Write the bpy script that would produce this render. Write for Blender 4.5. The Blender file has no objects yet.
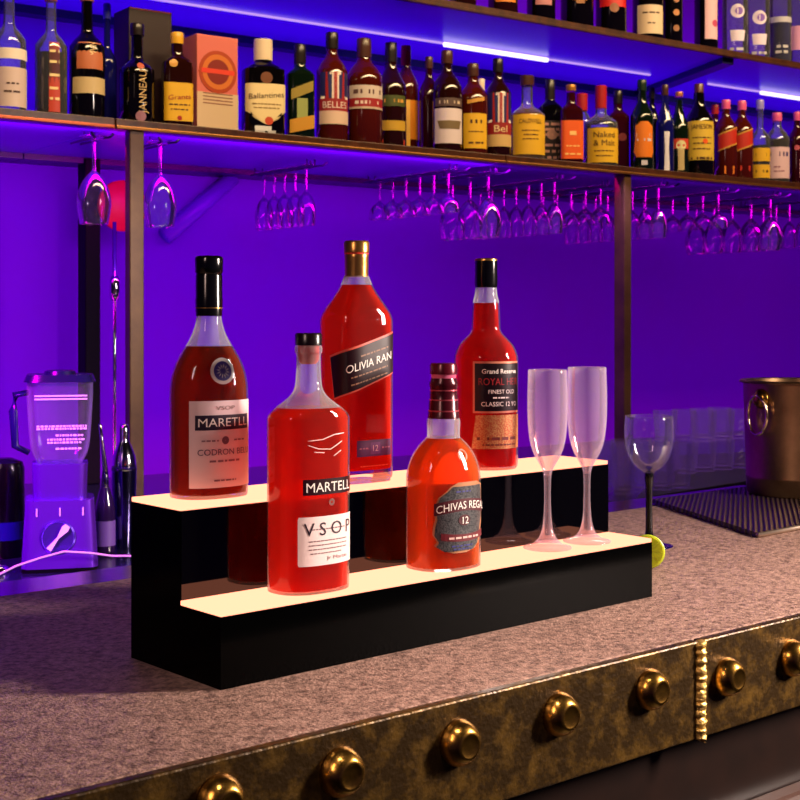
import bpy, math, random
from mathutils import Vector, Matrix
random.seed(7)
SC = bpy.context.scene
COL = SC.collection
PI = math.pi
# ------------------------------------------------------------------ camera numbers
F = 1350.0      # focal length in pixels of the 800 px frame
H = 319.0       # horizon row
CZ = 1.481      # eye height
BAR_Z = 1.10    # bar counter
WORK_Z = 0.971  # lower back worktop

def lin(c):
    c /= 255.0
    return c / 12.92 if c <= 0.04045 else ((c + 0.055) / 1.055) ** 2.4
def rgb(r, g, b): return (lin(r), lin(g), lin(b), 1.0)

# ------------------------------------------------------------------ materials
def new_mat(name):
    m = bpy.data.materials.new(name); m.use_nodes = True
    nt = m.node_tree; nt.nodes.clear()
    return m, nt, nt.nodes.new('ShaderNodeOutputMaterial')
def nd(nt, t, **kw):
    n = nt.nodes.new(t)
    for k, v in kw.items():
        if k in n.inputs: n.inputs[k].default_value = v
        else: setattr(n, k, v)
    return n
def pbr(name, col, rough=0.5, metal=0.0, spec=0.5, coat=0.0, noise=None, bump=None, emit=None):
    m, nt, out = new_mat(name)
    p = nd(nt, 'ShaderNodeBsdfPrincipled', Roughness=rough, Metallic=metal)
    p.inputs['Base Color'].default_value = col
    p.inputs['Specular IOR Level'].default_value = spec
    p.inputs['Coat Weight'].default_value = coat
    p.inputs['Coat Roughness'].default_value = 0.1
    tc = nd(nt, 'ShaderNodeTexCoord')
    if noise:                                  # (scale, second colour, lo, hi)
        sc, c2, lo, hi = noise
        n = nd(nt, 'ShaderNodeTexNoise', Scale=sc, Detail=6.0, Roughness=0.65)
        nt.links.new(tc.outputs['Object'], n.inputs['Vector'])
        r = nd(nt, 'ShaderNodeValToRGB')
        r.color_ramp.elements[0].position = lo; r.color_ramp.elements[0].color = col
        r.color_ramp.elements[1].position = hi; r.color_ramp.elements[1].color = c2
        nt.links.new(n.outputs['Fac'], r.inputs['Fac'])
        nt.links.new(r.outputs['Color'], p.inputs['Base Color'])
    if bump:                                   # (scale, strength, distance)
        n = nd(nt, 'ShaderNodeTexNoise', Scale=bump[0], Detail=4.0)
        nt.links.new(tc.outputs['Object'], n.inputs['Vector'])
        b = nd(nt, 'ShaderNodeBump', Strength=bump[1], Distance=bump[2])
        nt.links.new(n.outputs['Fac'], b.inputs['Height'])
        nt.links.new(b.outputs['Normal'], p.inputs['Normal'])
    if emit:
        p.inputs['Emission Color'].default_value = emit[0]
        p.inputs['Emission Strength'].default_value = emit[1]
    nt.links.new(p.outputs['BSDF'], out.inputs['Surface'])
    return m
def glass(name, tint=(1, 1, 1, 1), lit_haze=0.06, edge=0.35, lit_haze_col=(1, 1, 1, 1), gl=1.0, rough=0.03, ior=1.5):
    """clear glass: see-through, mirror-like at grazing angles, haze in place of inner glow and bright rims"""
    m, nt, out = new_mat(name)
    tr = nd(nt, 'ShaderNodeBsdfTransparent', Color=tint)
    df = nd(nt, 'ShaderNodeBsdfDiffuse', Color=lit_haze_col)
    tl = nd(nt, 'ShaderNodeBsdfTranslucent', Color=lit_haze_col)
    haze = nd(nt, 'ShaderNodeMixShader', Fac=0.5)
    nt.links.new(df.outputs[0], haze.inputs[1]); nt.links.new(tl.outputs[0], haze.inputs[2])
    lw = nd(nt, 'ShaderNodeLayerWeight', Blend=0.5)
    pw = nd(nt, 'ShaderNodeMath', operation='POWER'); pw.inputs[1].default_value = 3.0
    nt.links.new(lw.outputs['Facing'], pw.inputs[0])
    ma = nd(nt, 'ShaderNodeMath', operation='MULTIPLY_ADD', use_clamp=True)
    ma.inputs[1].default_value = edge; ma.inputs[2].default_value = lit_haze  # whiter haze at the silhouette paints in bright rims
    nt.links.new(pw.outputs[0], ma.inputs[0])
    m1 = nd(nt, 'ShaderNodeMixShader')
    nt.links.new(ma.outputs[0], m1.inputs[0]); nt.links.new(tr.outputs[0], m1.inputs[1]); nt.links.new(haze.outputs[0], m1.inputs[2])
    gs = nd(nt, 'ShaderNodeBsdfGlossy', Roughness=rough)
    fr = nd(nt, 'ShaderNodeFresnel', IOR=ior)
    mg = nd(nt, 'ShaderNodeMath', operation='MULTIPLY', use_clamp=True); mg.inputs[1].default_value = gl
    nt.links.new(fr.outputs[0], mg.inputs[0])
    m2 = nd(nt, 'ShaderNodeMixShader')
    nt.links.new(mg.outputs[0], m2.inputs[0]); nt.links.new(m1.outputs[0], m2.inputs[1]); nt.links.new(gs.outputs[0], m2.inputs[2])
    nt.links.new(m2.outputs[0], out.inputs['Surface'])
    return m
def liquid(name, tint, body, fac=0.5):
    """spirit in a bottle: tinted see-through plus a matte colour that paints in its glow"""
    m, nt, out = new_mat(name)
    tr = nd(nt, 'ShaderNodeBsdfRefraction', Color=tint, Roughness=0.02, IOR=1.33)
    tl = nd(nt, 'ShaderNodeBsdfTranslucent', Color=body)  # matte share stands in for glow refracted through the clear liquid
    df = nd(nt, 'ShaderNodeBsdfDiffuse', Color=body)
    a = nd(nt, 'ShaderNodeMixShader', Fac=0.45)
    nt.links.new(tl.outputs[0], a.inputs[1]); nt.links.new(df.outputs[0], a.inputs[2])
    b = nd(nt, 'ShaderNodeMixShader', Fac=fac)
    nt.links.new(tr.outputs[0], b.inputs[1]); nt.links.new(a.outputs[0], b.inputs[2])
    nt.links.new(b.outputs[0], out.inputs['Surface'])
    return m
def emis(name, col, st):
    m, nt, out = new_mat(name)
    e = nd(nt, 'ShaderNodeEmission', Color=col, Strength=st)
    nt.links.new(e.outputs[0], out.inputs['Surface'])
    return m
_flat = {}
def paint(r, g, b, rough=0.45, metal=0.0):
    k = (r, g, b, rough, metal)
    if k not in _flat:
        _flat[k] = pbr('paint_%d_%d_%d' % (r, g, b), rgb(r, g, b), rough, metal)
    return _flat[k]

# ------------------------------------------------------------------ mesh helpers
def link_mesh(name, verts, faces, mat, parent=None, smooth=False, loc=None, rz=0.0):
    me = bpy.data.meshes.new(name)
    me.from_pydata([tuple(v) for v in verts], [], faces); me.update()
    if mat: me.materials.append(mat)
    if smooth:
        for p in me.polygons: p.use_smooth = True
    o = bpy.data.objects.new(name, me); COL.objects.link(o)
    if parent: o.parent = parent
    if loc is not None: o.location = loc
    if rz: o.rotation_euler.z = rz
    return o
class MB:
    def __init__(s): s.v = []; s.f = []
    def add(s, v, f):
        k = len(s.v); s.v += [tuple(p) for p in v]; s.f += [tuple(i + k for i in q) for q in f]
    def box(s, x0, x1, y0, y1, z0, z1, M=None):
        v = [Vector(p) for p in ((x0,y0,z0),(x1,y0,z0),(x1,y1,z0),(x0,y1,z0),(x0,y0,z1),(x1,y0,z1),(x1,y1,z1),(x0,y1,z1))]
        if M: v = [M @ p for p in v]
        s.add(v, [(0,3,2,1),(4,5,6,7),(0,1,5,4),(1,2,6,5),(2,3,7,6),(3,0,4,7)])
    def prism(s, pts, z0, z1):
        n = len(pts)
        v = [(x, y, z0) for x, y in pts] + [(x, y, z1) for x, y in pts]
        s.add(v, [tuple(range(n - 1, -1, -1)), tuple(range(n, 2 * n))] + [(i, (i + 1) % n, n + (i + 1) % n, n + i) for i in range(n)])
    def rings(s, rings, cap0=True, cap1=True):
        n = len(rings[0]); v = [p for r in rings for p in r]; f = []
        for k in range(len(rings) - 1):
            for i in range(n):
                j = (i + 1) % n
                f.append((k*n+i, k*n+j, (k+1)*n+j, (k+1)*n+i))
        if cap0: f.append(tuple(range(n - 1, -1, -1)))
        if cap1: f.append(tuple((len(rings)-1)*n + i for i in range(n)))
        s.add(v, f)
    def lathe(s, prof, seg=24, c=(0,0), cap0=True, cap1=True, M=None):
        R = []
        for r, z in prof:
            ring = [Vector((c[0] + r*math.cos(2*PI*i/seg), c[1] + r*math.sin(2*PI*i/seg), z)) for i in range(seg)]
            if M: ring = [M @ p for p in ring]
            R.append(ring)
        s.rings(R, cap0, cap1)
    def tube(s, pts, r, seg=8):
        pts = [Vector(p) for p in pts]; R = []
        up = Vector((0, 0, 1))
        for i, p in enumerate(pts):
            t = (pts[min(i+1, len(pts)-1)] - pts[max(i-1, 0)]).normalized()
            a = t.cross(up)
            if abs(t.z) > .8: a = t.cross(Vector((1, 0, 0)))
            a.normalize(); b = t.cross(a)
            rr = r[i] if isinstance(r, (list, tuple)) else r
            R.append([p + a*math.cos(2*PI*k/seg)*rr - b*math.sin(2*PI*k/seg)*rr for k in range(seg)])
        s.rings(R)
    def build(s, name, mat, parent=None, smooth=False, bevel=0.0, loc=None, rz=0.0, auto=None):
        o = link_mesh(name, s.v, s.f, mat, parent, smooth, loc, rz)
        if bevel:
            m = o.modifiers.new('bevel', 'BEVEL'); m.width = bevel; m.segments = 2; m.limit_method = 'ANGLE'
        if auto:
            m = o.modifiers.new('edges', 'EDGE_SPLIT'); m.split_angle = math.radians(auto)
        return o
def empty(name, loc=(0,0,0), rz=0.0):
    o = bpy.data.objects.new(name, None); COL.objects.link(o)
    o.empty_display_size = 0.05; o.location = loc; o.rotation_euler.z = rz
    return o
def tag(o, label, cat, group=None):
    o['label'] = label; o['category'] = cat
    if group: o['group'] = group
    return o
def structure(o): o['kind'] = 'structure'; return o
def copy_tree(o, parent=None):
    c = o.copy(); COL.objects.link(c)
    if parent: c.parent = parent
    for ch in list(o.children): copy_tree(ch, c)
    return c

# frames on the ground: u runs along, n points away from the viewer
class Frame:
    def __init__(s, deg, off=(0, 0)):
        a = math.radians(deg); s.rz = PI/2 - a
        s.u = Vector((math.sin(a), math.cos(a))); s.n = Vector((-math.cos(a), math.sin(a))); s.o = Vector(off)
    def at(s, u, n, z=0.0):
        p = s.o + s.u*u + s.n*n; return Vector((p.x, p.y, z))
    def hit(s, px, n):
        """(u, depth) of the sight line of column px with the line at distance n"""
        k = (px - 400)/F; r = Vector((k, 1.0))
        d = (n + s.o.dot(s.n))/r.dot(s.n)
        p = r*d - s.o
        return p.dot(s.u), d
def ground(px, py, z):
    d = F*(CZ - z)/(py - H)
    return Vector(((px - 400)/F*d, d, z))
def z_of(py, d): return CZ - (py - H)*d/F
BAR = Frame(50.0)
SH = Frame(53.8)
DSP = Frame(48.54, (-0.1838, 1.3848))

# ------------------------------------------------------------------ palette
M = {}
M['wall'] = pbr('violet_wall', rgb(116, 4, 236), 0.6, spec=0.05, noise=(1.3, rgb(124, 4, 226), 0.3, 0.7))
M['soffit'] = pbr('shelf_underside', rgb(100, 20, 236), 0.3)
M['floor'] = pbr('dark_floor', rgb(22, 16, 20), 0.5)
M['wood'] = pbr('shelf_wood', rgb(86, 46, 24), 0.35, noise=(22, rgb(50, 24, 12), 0.35, 0.65), bump=(60, 0.3, 0.002))
M['blackwood'] = pbr('black_brown_wood', rgb(30, 15, 9), 0.35, noise=(12, rgb(17, 8, 5), 0.3, 0.7))
M['moulding'] = pbr('brown_moulding', rgb(60, 34, 24), 0.4)
M['counter'] = pbr('stone_counter', rgb(84, 62, 56), 0.50, spec=0.25, noise=(135, rgb(188, 152, 136), 0.34, 0.66), bump=(300, 0.7, 0.003))
M['band'] = pbr('aged_brass_band', rgb(54, 38, 14), 0.34, metal=0.5, noise=(34, rgb(132, 98, 38), 0.46, 0.85), bump=(160, 0.5, 0.002))
M['brass'] = pbr('worn_brass', rgb(196, 148, 66), 0.24, metal=1.0, noise=(45, rgb(120, 80, 34), 0.5, 0.75), bump=(60, 0.3, 0.002))
M['gold'] = pbr('gold_foil', rgb(205, 150, 80), 0.28, metal=0.9, bump=(160, 0.25, 0.001))
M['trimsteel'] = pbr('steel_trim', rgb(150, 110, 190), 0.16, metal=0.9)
M['work'] = pbr('dark_worktop', rgb(26, 22, 62), 0.18, spec=0.7)
M['acryl'] = pbr('black_acrylic', rgb(2, 2, 2), 0.12, spec=0.04)
M['riser'] = pbr('glossy_black_riser', rgb(2, 2, 2), 0.03, spec=0.5)
M['led'] = emis('lit_white_acrylic', (1.0, 0.31, 0.18, 1), 2.8)
M['strip'] = emis('led_strip_light', (0.60, 0.35, 1.0, 1), 1.0)
M['tube'] = emis('led_tube_light', (0.85, 0.72, 1.0, 1), 1.8)
M['black'] = pbr('black_gloss', rgb(9, 9, 11), 0.16, spec=0.6)
M['rubber'] = pbr('black_rubber', rgb(20, 17, 18), 0.5)
M['post'] = pbr('bronze_post', rgb(104, 74, 52), 0.34, metal=0.3, noise=(9, rgb(72, 46, 38), 0.3, 0.7))
M['chrome'] = pbr('chrome', rgb(215, 210, 225), 0.1, metal=1.0)
M['rail'] = pbr('dark_rack_wire', rgb(60, 40, 110), .3, .4)
M['bucket'] = pbr('bronzed_steel', rgb(176, 138, 100), 0.38, metal=1.0, noise=(5, rgb(104, 78, 56), 0.3, 0.7))
M['steel_lit_violet'] = pbr('blender_steel_violet_lit', rgb(112, 44, 206), 0.26, metal=0.6)  # stainless steel, with the violet light put into its colour
M['glass'] = glass('bottle_glass', (0.98, 0.96, 0.98, 1), 0.012, 0.10, gl=0.8)
M['neck'] = glass('empty_neck_glass', (0.97, 0.95, 0.98, 1), 0.24, 0.10, gl=0.6)
M['flute'] = glass('champagne_glass', (0.97, 0.94, 0.97, 1), 0.105, 0.16, (1, 0.82, 1.0, 1), gl=0.4, rough=.02)
M['clear'] = glass('clear_glass', (0.97, 0.96, 1.0, 1), 0.012, 0.04, (1, .85, 1, 1), gl=0.5, rough=.05)
M['hang'] = glass('hanging_glass', (0.95, 0.93, 1.0, 1), 0.02, 0.10, (.6, .55, 1, 1), gl=0.7, rough=.06)  # bluish haze puts lavender light into the glass
M['tumbler'] = glass('tumbler_glass', (0.95, 0.92, 1.0, 1), 0.07, 0.22, (.80, .60, 1, 1), gl=0.25, rough=.10)  # violet haze colour paints in a violet glow
M['white'] = paint(238, 232, 226)
M['ink'] = paint(42, 20, 38)
M['offwhite_ink'] = paint(244, 236, 226)

# ------------------------------------------------------------------ the room
def framed_box(name, fr, u0, u1, n0, n1, z0, z1, mat, parent=None, bevel=0.0):
    m = MB(); m.box(u0, u1, n0, n1, z0, z1)
    o = m.build(name, mat, parent, bevel=bevel)
    if parent is None:
        o.location = (fr.o.x, fr.o.y, 0); o.rotation_euler.z = fr.rz
    return o
structure(framed_box('floor', SH, -3.2, 7.5, -2.5, 4.2, -.05, 0.0, M['floor']))
structure(framed_box('wall_back', SH, -1.2, 7.5, 4.06, 4.2, 0.0, 3.3, M['wall']))
structure(framed_box('ceiling', SH, -3.2, 7.5, -2.5, 4.2, 3.3, 3.35, M['floor']))

# ------------------------------------------------------------------ bar counter
bar = tag(empty('bar_counter', (0, 0, 0), BAR.rz), 'long bar counter with mottled stone top and riveted brass front band', 'bar counter')
BF, BB = 1.003, 1.776
U0, U1 = -1.2, 2.6
framed_box('countertop', BAR, U0, U1, BF + 0.006, BB, BAR_Z - 0.03, BAR_Z, M['counter'], bar, 0.003)
wu, wd = BAR.hit(697, BF)
framed_box('metal_band', BAR, U0, wu - 0.0015, BF - 0.004, BF + 0.012, BAR_Z - 0.117, BAR_Z - 0.001, M['band'], bar, 0.0022)
framed_box('metal_band', BAR, wu + 0.0015, U1, BF - 0.004, BF + 0.012, BAR_Z - 0.117, BAR_Z - 0.001, M['band'], bar, 0.0022)
framed_box('base_cabinet', BAR, U0, U1, BF + 0.03, BB - 0.05, 0.0, BAR_Z - 0.03, M['blackwood'], bar)
framed_box('moulding', BAR, U0, U1, BF + 0.0, BF + 0.035, 0.84, 0.868, M['moulding'], bar, 0.008)
framed_box('rear_trim', BAR, U0, U1, BB, BB + 0.10, BAR_Z - 0.02, BAR_Z - 0.001, M['trimsteel'], bar, 0.003)
# weld bead: ripples of molten brass running down the seam
m = MB(); pts = []; rad = []
rnd = random.Random(3)
for i in range(80):
    t = i/79
    pts.append((wu + rnd.uniform(-.0012, .0012), BF - 0.0045, BAR_Z - 0.002 - t*0.116))
    rad.append(0.0070 + 0.0008*math.sin(i*.9) + rnd.uniform(-.0006, .0008))
m.tube(pts, rad, 10)
m.build('weld_bead', pbr('rough_weld_brass', rgb(236, 196, 110), .42, .8, bump=(300, .6, .002)), bar, smooth=True)
for px, py in ((228, 806), (350, 776), (468, 746), (569, 717), (660, 692), (737, 679), (802, 660)):
    ru, d = BAR.hit(px, BF - 0.02)
    z = z_of(py, d)
    Mx = Matrix.Translation((ru, BF - 0.003, z)) @ Matrix.Rotation(PI/2, 4, 'X')
    m = MB()
    R = 0.0235
    m.lathe([(R*1.02, -0.001), (R, 0.004), (R*0.95, 0.009), (R*0.84, 0.0145), (R*0.66, 0.0190), (R*0.52, 0.0207), (R*0.47, 0.0203), (R*0.30, 0.0196), (R*0.1, 0.0196)], 28, M=Mx)
    m.build('rivet', M['brass'], bar, smooth=True)

# ------------------------------------------------------------------ lit display
LEN, T1, T2, H1, H2 = 0.7068, 0.0773, 0.1794, 0.0799, 0.1807
dsp = tag(empty('lighted_bottle_display', (DSP.o.x, DSP.o.y, BAR_Z), DSP.rz), 'two-step black acrylic bottle display with glowing white treads on the bar', 'bottle display')
SL = 0.005
m = MB()
prof = [(0, 0), (T2, 0), (T2, H2 - SL), (T1, H2 - SL), (T1, H1 - SL), (0, H1 - SL)]
v = [(x, y, z) for x in (0, LEN) for y, z in prof]
m.add(v, [(0,1,4,5), (1,2,3,4), (6,11,10,7), (7,10,9,8)] + [(i, 6+i, 6+(i+1)%6, (i+1)%6) for i in range(6)])
m.build('body', M['acryl'], dsp)
m = MB(); m.box(.001, LEN - .001, T1 - .0012, T1 - .0001, H1 + .0003, H2 - SL); m.build('riser_panel', M['riser'], dsp)['label'] = 'mirror-glossy black riser'
m = MB(); m.box(0.0004, LEN - .0004, 0.0004, T1 + .0, H1 - SL, H1); m.build('lit_tread', M['led'], dsp, bevel=0.0006)
m = MB(); m.box(0.0004, LEN - .0004, T1 + .0004, T2 - .0004, H2 - SL, H2); m.build('lit_tread', M['led'], dsp, bevel=0.0006)

# ------------------------------------------------------------------ text
_txt = {}
def text_data(body, bold=0.0):
    """triangles of a line of text, cap height 1, centred"""
    k = (body, bold)
    if k in _txt: return _txt[k]
    cu = bpy.data.curves.new('lettering_source', 'FONT'); cu.body = body; cu.size = 1.4; cu.align_x = 'CENTER'
    cu.resolution_u = 3
    o = bpy.data.objects.new('lettering_source', cu); COL.objects.link(o)
    bpy.context.view_layer.update()
    dg = bpy.context.evaluated_depsgraph_get()
    me = bpy.data.meshes.new_from_object(o.evaluated_get(dg))
    vs = [(p.co.x, p.co.y) for p in me.vertices]; fs = [tuple(p.vertices) for p in me.polygons]
    bpy.data.objects.remove(o); bpy.data.curves.remove(cu); bpy.data.meshes.remove(me)
    xs = [p[0] for p in vs]; c = (min(xs) + max(xs))/2
    vs = [(x - c, y) for x, y in vs]
    _txt[k] = (vs, fs, max(xs) - min(xs))
    return _txt[k]

# ------------------------------------------------------------------ bottles
class Body:
    """outline of revolution with a squared or flattened plan; rows = (z, a, b, exponent)"""
    def __init__(s, rows): s.rows = rows
    def row(s, z):
        R = s.rows
        if z <= R[0][0]: return R[0][1:]
        for p, q in zip(R, R[1:]):
            if z <= q[0]:
                t = (z - p[0])/max(q[0] - p[0], 1e-9)
                return tuple(p[i] + (q[i] - p[i])*t for i in (1, 2, 3))
        return R[-1][1:]
    @staticmethod
    def pol(a, b, n, f):
        c, q = math.cos(f), math.sin(f)
        r = (abs(c/a)**n + abs(q/b)**n)**(-1.0/n)
        return r*c, r*q
    def arc(s, z):
        a, b, n = s.row(z); N = 180; tab = [(0.0, -PI/2)]
        x0, y0 = s.pol(a, b, n, -PI/2); L = 0
        for i in range(1, N + 1):
            f = -PI/2 + PI*0.62*i/N
            x, y = s.pol(a, b, n, f); L += math.hypot(x - x0, y - y0); x0, y0 = x, y
            tab.append((L, f))
        return tab
    def surf(s, sd, z, off, tab):
        """point at signed arc distance sd from the front, height z, off proud of the wall"""
        q = abs(sd); f = tab[-1][1]
        lo, hi = 0, len(tab) - 1
        if q < tab[-1][0]:
            while hi - lo > 1:
                mid = (lo + hi)//2
                if tab[mid][0] <= q: lo = mid
                else: hi = mid
            t = (q - tab[lo][0])/max(tab[hi][0] - tab[lo][0], 1e-9)
            f = tab[lo][1] + (tab[hi][1] - tab[lo][1])*t
        a, b, n = s.row(z)
        x, y = s.pol(a + off, b + off, n, f)
        return Vector((x if sd >= 0 else -x, y, z))
    def mesh(s, mb, z0=None, z1=None, inset=0.0, seg=48):
        R = [r for r in s.rows]
        if z0 is not None:
            R = [(z0,) + tuple(s.row(z0))] + [r for r in R if z0 < r[0] < z1] + [(z1,) + tuple(s.row(z1))]
        rings = []
        for z, a, b, n in R:
            rings.append([Vector((*s.pol(max(a - inset, .0005), max(b - inset, .0005), n, 2*PI*i/seg), z)) for i in range(seg)])
        mb.rings(rings)
    def patch(s, name, rows, mat, parent, off=0.0006, nx=20, taboff=None):
        """paper label: rows of (z, s_left, s_right), or four (s,z) corners"""
        tab = s.arc(rows[len(rows)//2][0] if taboff is None else taboff)
        v = []; f = []
        for z, l, r in rows:
            for i in range(nx + 1):
                t = i/nx
                zz = z if not isinstance(z, tuple) else z[0] + (z[1] - z[0])*t
                v.append(s.surf(l + (r - l)*t, zz, off, tab))
        k = nx + 1
        for j in range(len(rows) - 1):
            for i in range(nx):
                f.append((j*k + i, j*k + i + 1, (j+1)*k + i + 1, (j+1)*k + i))
        return link_mesh(name, v, f, mat, parent, True)
    def disc(s, name, cs, cz, r0, r1, mat, parent, off=0.0008, seg=28, ry=None):
        tab = s.arc(cz); v = []; f = []
        q = 1.0 if ry is None else ry
        for k in range(seg):
            a = 2*PI*k/seg
            for r in (r0, r1): v.append(s.surf(cs + r*math.cos(a), cz + q*r*math.sin(a), off, tab))
        for k in range(seg):
            j = (k + 1) % seg; f.append((2*k, 2*k+1, 2*j+1, 2*j))
        return link_mesh(name, v, f, mat, parent, True)
    def text(s, body, cs, cz, h, mat, parent, off=0.0010, width=None, slope=0.0, bold=0.0, name='lettering', arch=0.0, vert=False):
        vs, fs, w = text_data(body, bold)
        sx = h if width is None else width/w
        tab = s.arc(cz); v = []
        for x, y in vs:
            X, Y = x*sx, (y - 0.5)*h
            if vert: X, Y = -(y - 0.5)*h, x*sx
            Y += slope*X + arch*(1 - (2*X/max(w*sx, 1e-6))**2)
            v.append(s.surf(cs + X, cz + Y, off, tab))
        return link_mesh(name, v, fs, mat, parent)
    def bars(s, items, mat, parent, off=0.0010, name='fine_print', slope=0.0):
        """lines of print too small to read: (s_centre, z, length, thickness)"""
        v = []; f = []
        for cs, cz, L, t in items:
            tab = s.arc(cz); x = cs - L/2; rr = random.Random(int(cz*1e5))
            while x < cs + L/2:
                w = rr.uniform(1.2, 4.0)*t
                k = len(v)
                for X, Z in ((x, cz - t/2), (min(x + w, cs + L/2), cz - t/2), (min(x + w, cs + L/2), cz + t/2), (x, cz + t/2)):
                    v.append(s.surf(X, Z + slope*(X - cs), off, tab))
                f.append((k, k+1, k+2, k+3)); x += w + t*rr.uniform(.5, 1.0)
        return link_mesh(name, v, f, mat, parent)

def smooth_rows(pts, sub=4):
    """Catmull-Rom through (z, hw, t)"""
    out = []
    n = len(pts)
    for i in range(n - 1):
        p0 = pts[max(i-1, 0)]; p1 = pts[i]; p2 = pts[i+1]; p3 = pts[min(i+2, n-1)]
        for k in range(sub):
            t = k/sub
            q = []
            for c in range(len(p1)):
                a = 0.5*(2*p1[c] + (p2[c]-p0[c])*t + (2*p0[c]-5*p1[c]+4*p2[c]-p3[c])*t*t + (3*p1[c]-p0[c]-3*p2[c]+p3[c])*t**3)
                lo, hi = min(p1[c], p2[c]), max(p1[c], p2[c])
                q.append(min(max(a, lo), hi))
            out.append(tuple(q))
    out.append(tuple(pts[-1]))
    return out

class MainBottle:
    """a bottle on the display; outline measured as (row, half width, squareness)"""
    def __init__(s, name, label, px, tn, z0, outline, q, n, yaw=0.0):
        u, d = DSP.hit(px, tn)
        s.d = d; s.z0 = z0
        z0 += .0004; s.z0 = z0
        p = DSP.at(u, tn, z0)
        s.root = tag(empty(name, p, DSP.rz + yaw), label, 'bottle', 'bottles on the lit display')
        v = Vector((-p.x, -p.y)); th = DSP.rz + yaw
        loc = Vector((v.x*math.cos(th) + v.y*math.sin(th), -v.x*math.sin(th) + v.y*math.cos(th)))
        dl = math.atan2(loc.x, -loc.y); s.dl = dl
        rows = []
        for py, hw, t in outline:
            qq = 1 + (q - 1)*t; nn = 2 + (n - 2)*t
            pp = nn/(nn - 1)
            a = hw*d/F/((abs(math.cos(dl)))**pp + abs(qq*math.sin(dl))**pp)**(1/pp)
            z = max(z_of(py, d) - z0, 0.0)
            rows.append((z, a, a*qq, nn))
        rows.sort(key=lambda r: r[0])
        rows[0] = (0.0,) + rows[0][1:]
        s.all = rows
        s.px = px
        s.body = None
    def z(s, py): return z_of(py, s.d) - s.z0
    def w(s, npx): return npx*s.d/F
    def sx(s, px, z):
        """arc distance whose wall point shows at column px"""
        tab = s.body.arc(z); best = None
        for i in range(-170, 171):
            sd = i/170*tab[-1][0]
            P = s.body.surf(sd, z, 0, tab)
            # horizontal offset in view
            X = P.x*math.cos(s.dl) + P.y*math.sin(s.dl)
            depth = -(P.x*math.sin(s.dl) - P.y*math.cos(s.dl))
            if -P.x*math.sin(s.dl)*-1 - P.y*math.cos(s.dl) < 0: continue
            e = abs(X*F/(s.d) - (px - s.px))
            if best is None or e < best[0]: best = (e, sd)
        return best[1]

ZF, ZR = BAR_Z + H1, BAR_Z + H2
def vessel(b, py, seg=48):
    """glass below the liquid line, and the empty glass neck above it"""
    zl = b.z(py); top = b.body.rows[-1][0]
    shell(b, M['glass'], 'glass_body', 0.0, zl, 0.0, seg)
    shell(b, M['neck'], 'neck', zl + .0002, top, 0.0, seg)
def shell(b, mat, name='glass_body', z0=None, z1=None, inset=0.0, seg=48, parent=None):
    m = MB(); b.body.mesh(m, z0, z1, inset, seg)
    return m.build(name, mat, parent or b.root, smooth=True, auto=50)
def ring(b, mat, name, prof, parent=None, seg=36):
    """round part: (row, half width px)"""
    m = MB(); m.lathe([(b.w(hw), b.z(py)) for py, hw in prof], seg)
    return m.build(name, mat, parent or b.root, smooth=True, auto=40)

L_amber = liquid('cognac', (0.80, 0.14, 0.03, 1), (0.60, 0.06, 0.006, 1), 0.36)
L_red = liquid('red_spirit', (1.0, 0.16, 0.02, 1), (1.0, 0.045, 0.005, 1), 0.60)
L_red2 = liquid('deep_red_spirit', (1.0, 0.10, 0.02, 1), (1.0, 0.030, 0.004, 1), 0.58)
L_orange = liquid('orange_spirit', (1.0, 0.30, 0.03, 1), (1.0, 0.22, 0.006, 1), 0.46)
L_crim = liquid('crimson_spirit', (0.90, 0.05, 0.03, 1), (0.90, 0.008, 0.008, 1), 0.54)
print_gold = paint(196, 150, 82, 0.3, 0.6)

# 1 cognac with white label ------------------------------------------------
b = MainBottle('cognac_bottle', 'amber cognac bottle with tall black cap, round seal and pale label, on the upper step', 209, 0.131, ZR,
    smooth_rows([(497, 36.5, 1), (494, 38.5, 1), (485, 39, 1), (440, 39, 1), (395, 39, 1), (381, 38, 1), (370, 35.5, .9), (360, 31.5, .7), (350, 26, .4), (343, 21.5, .2), (333, 16.5, 0), (322, 13.2, 0), (314, 12.2, 0)]), 0.78, 2.4)
b.body = Body(b.all)
vessel(b, 346)
shell(b, L_amber, 'liquid', 0.004, b.z(346), 0.0022)
cap = ring(b, M['black'], 'cap', [(316, 13.3), (300, 13.8), (298, 13.4), (276, 13.3), (274, 12.6), (272, 13.9), (259, 14.2), (257, 13.4), (256, 12)])
ring(b, M['gold'], 'cap_ring', [(308.5, 13.95), (307.5, 13.95)], cap)
bo = b.body; zc = b.z(441)
s0, s1 = b.sx(190, zc), b.sx(247, zc)
lab = bo.patch('label', [(b.z(484), s0, s1 + .004), (b.z(455), s0, s1 + .004), (b.z(399), s0, s1 + .004)], paint(232, 205, 205, .5), b.root)
sm = (b.sx(196, zc) + b.sx(246, zc))/2; sw = b.sx(246, zc) - b.sx(196, zc)
bo.patch('banner', [(b.z(427.5), sm - sw/2, sm + sw/2), (b.z(413), sm - sw/2, sm + sw/2)], paint(34, 16, 44), lab, 0.0009)
bo.text('MARETLL', sm, b.z(420), b.w(8.5), M['offwhite_ink'], lab, 0.0013, sw*0.90, bold=0.015)
bo.text('CODRON BELU', sm + .002, b.z(449), b.w(6), paint(96, 70, 96), lab, 0.0011, sw*0.98)
bo.text('VSOP', sm, b.z(406), b.w(4), paint(150, 116, 110), lab, 0.0011, sw*.34)
bo.bars([(sm - sw*.26, b.z(438), sw*.28, b.w(1.6)), (sm + sw*.28, b.z(438), sw*.24, b.w(1.6)), (sm, b.z(458), sw*.55, b.w(2.0)), (sm, b.z(477), sw*.4, b.w(1.6))], paint(140, 104, 116), lab)
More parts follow.
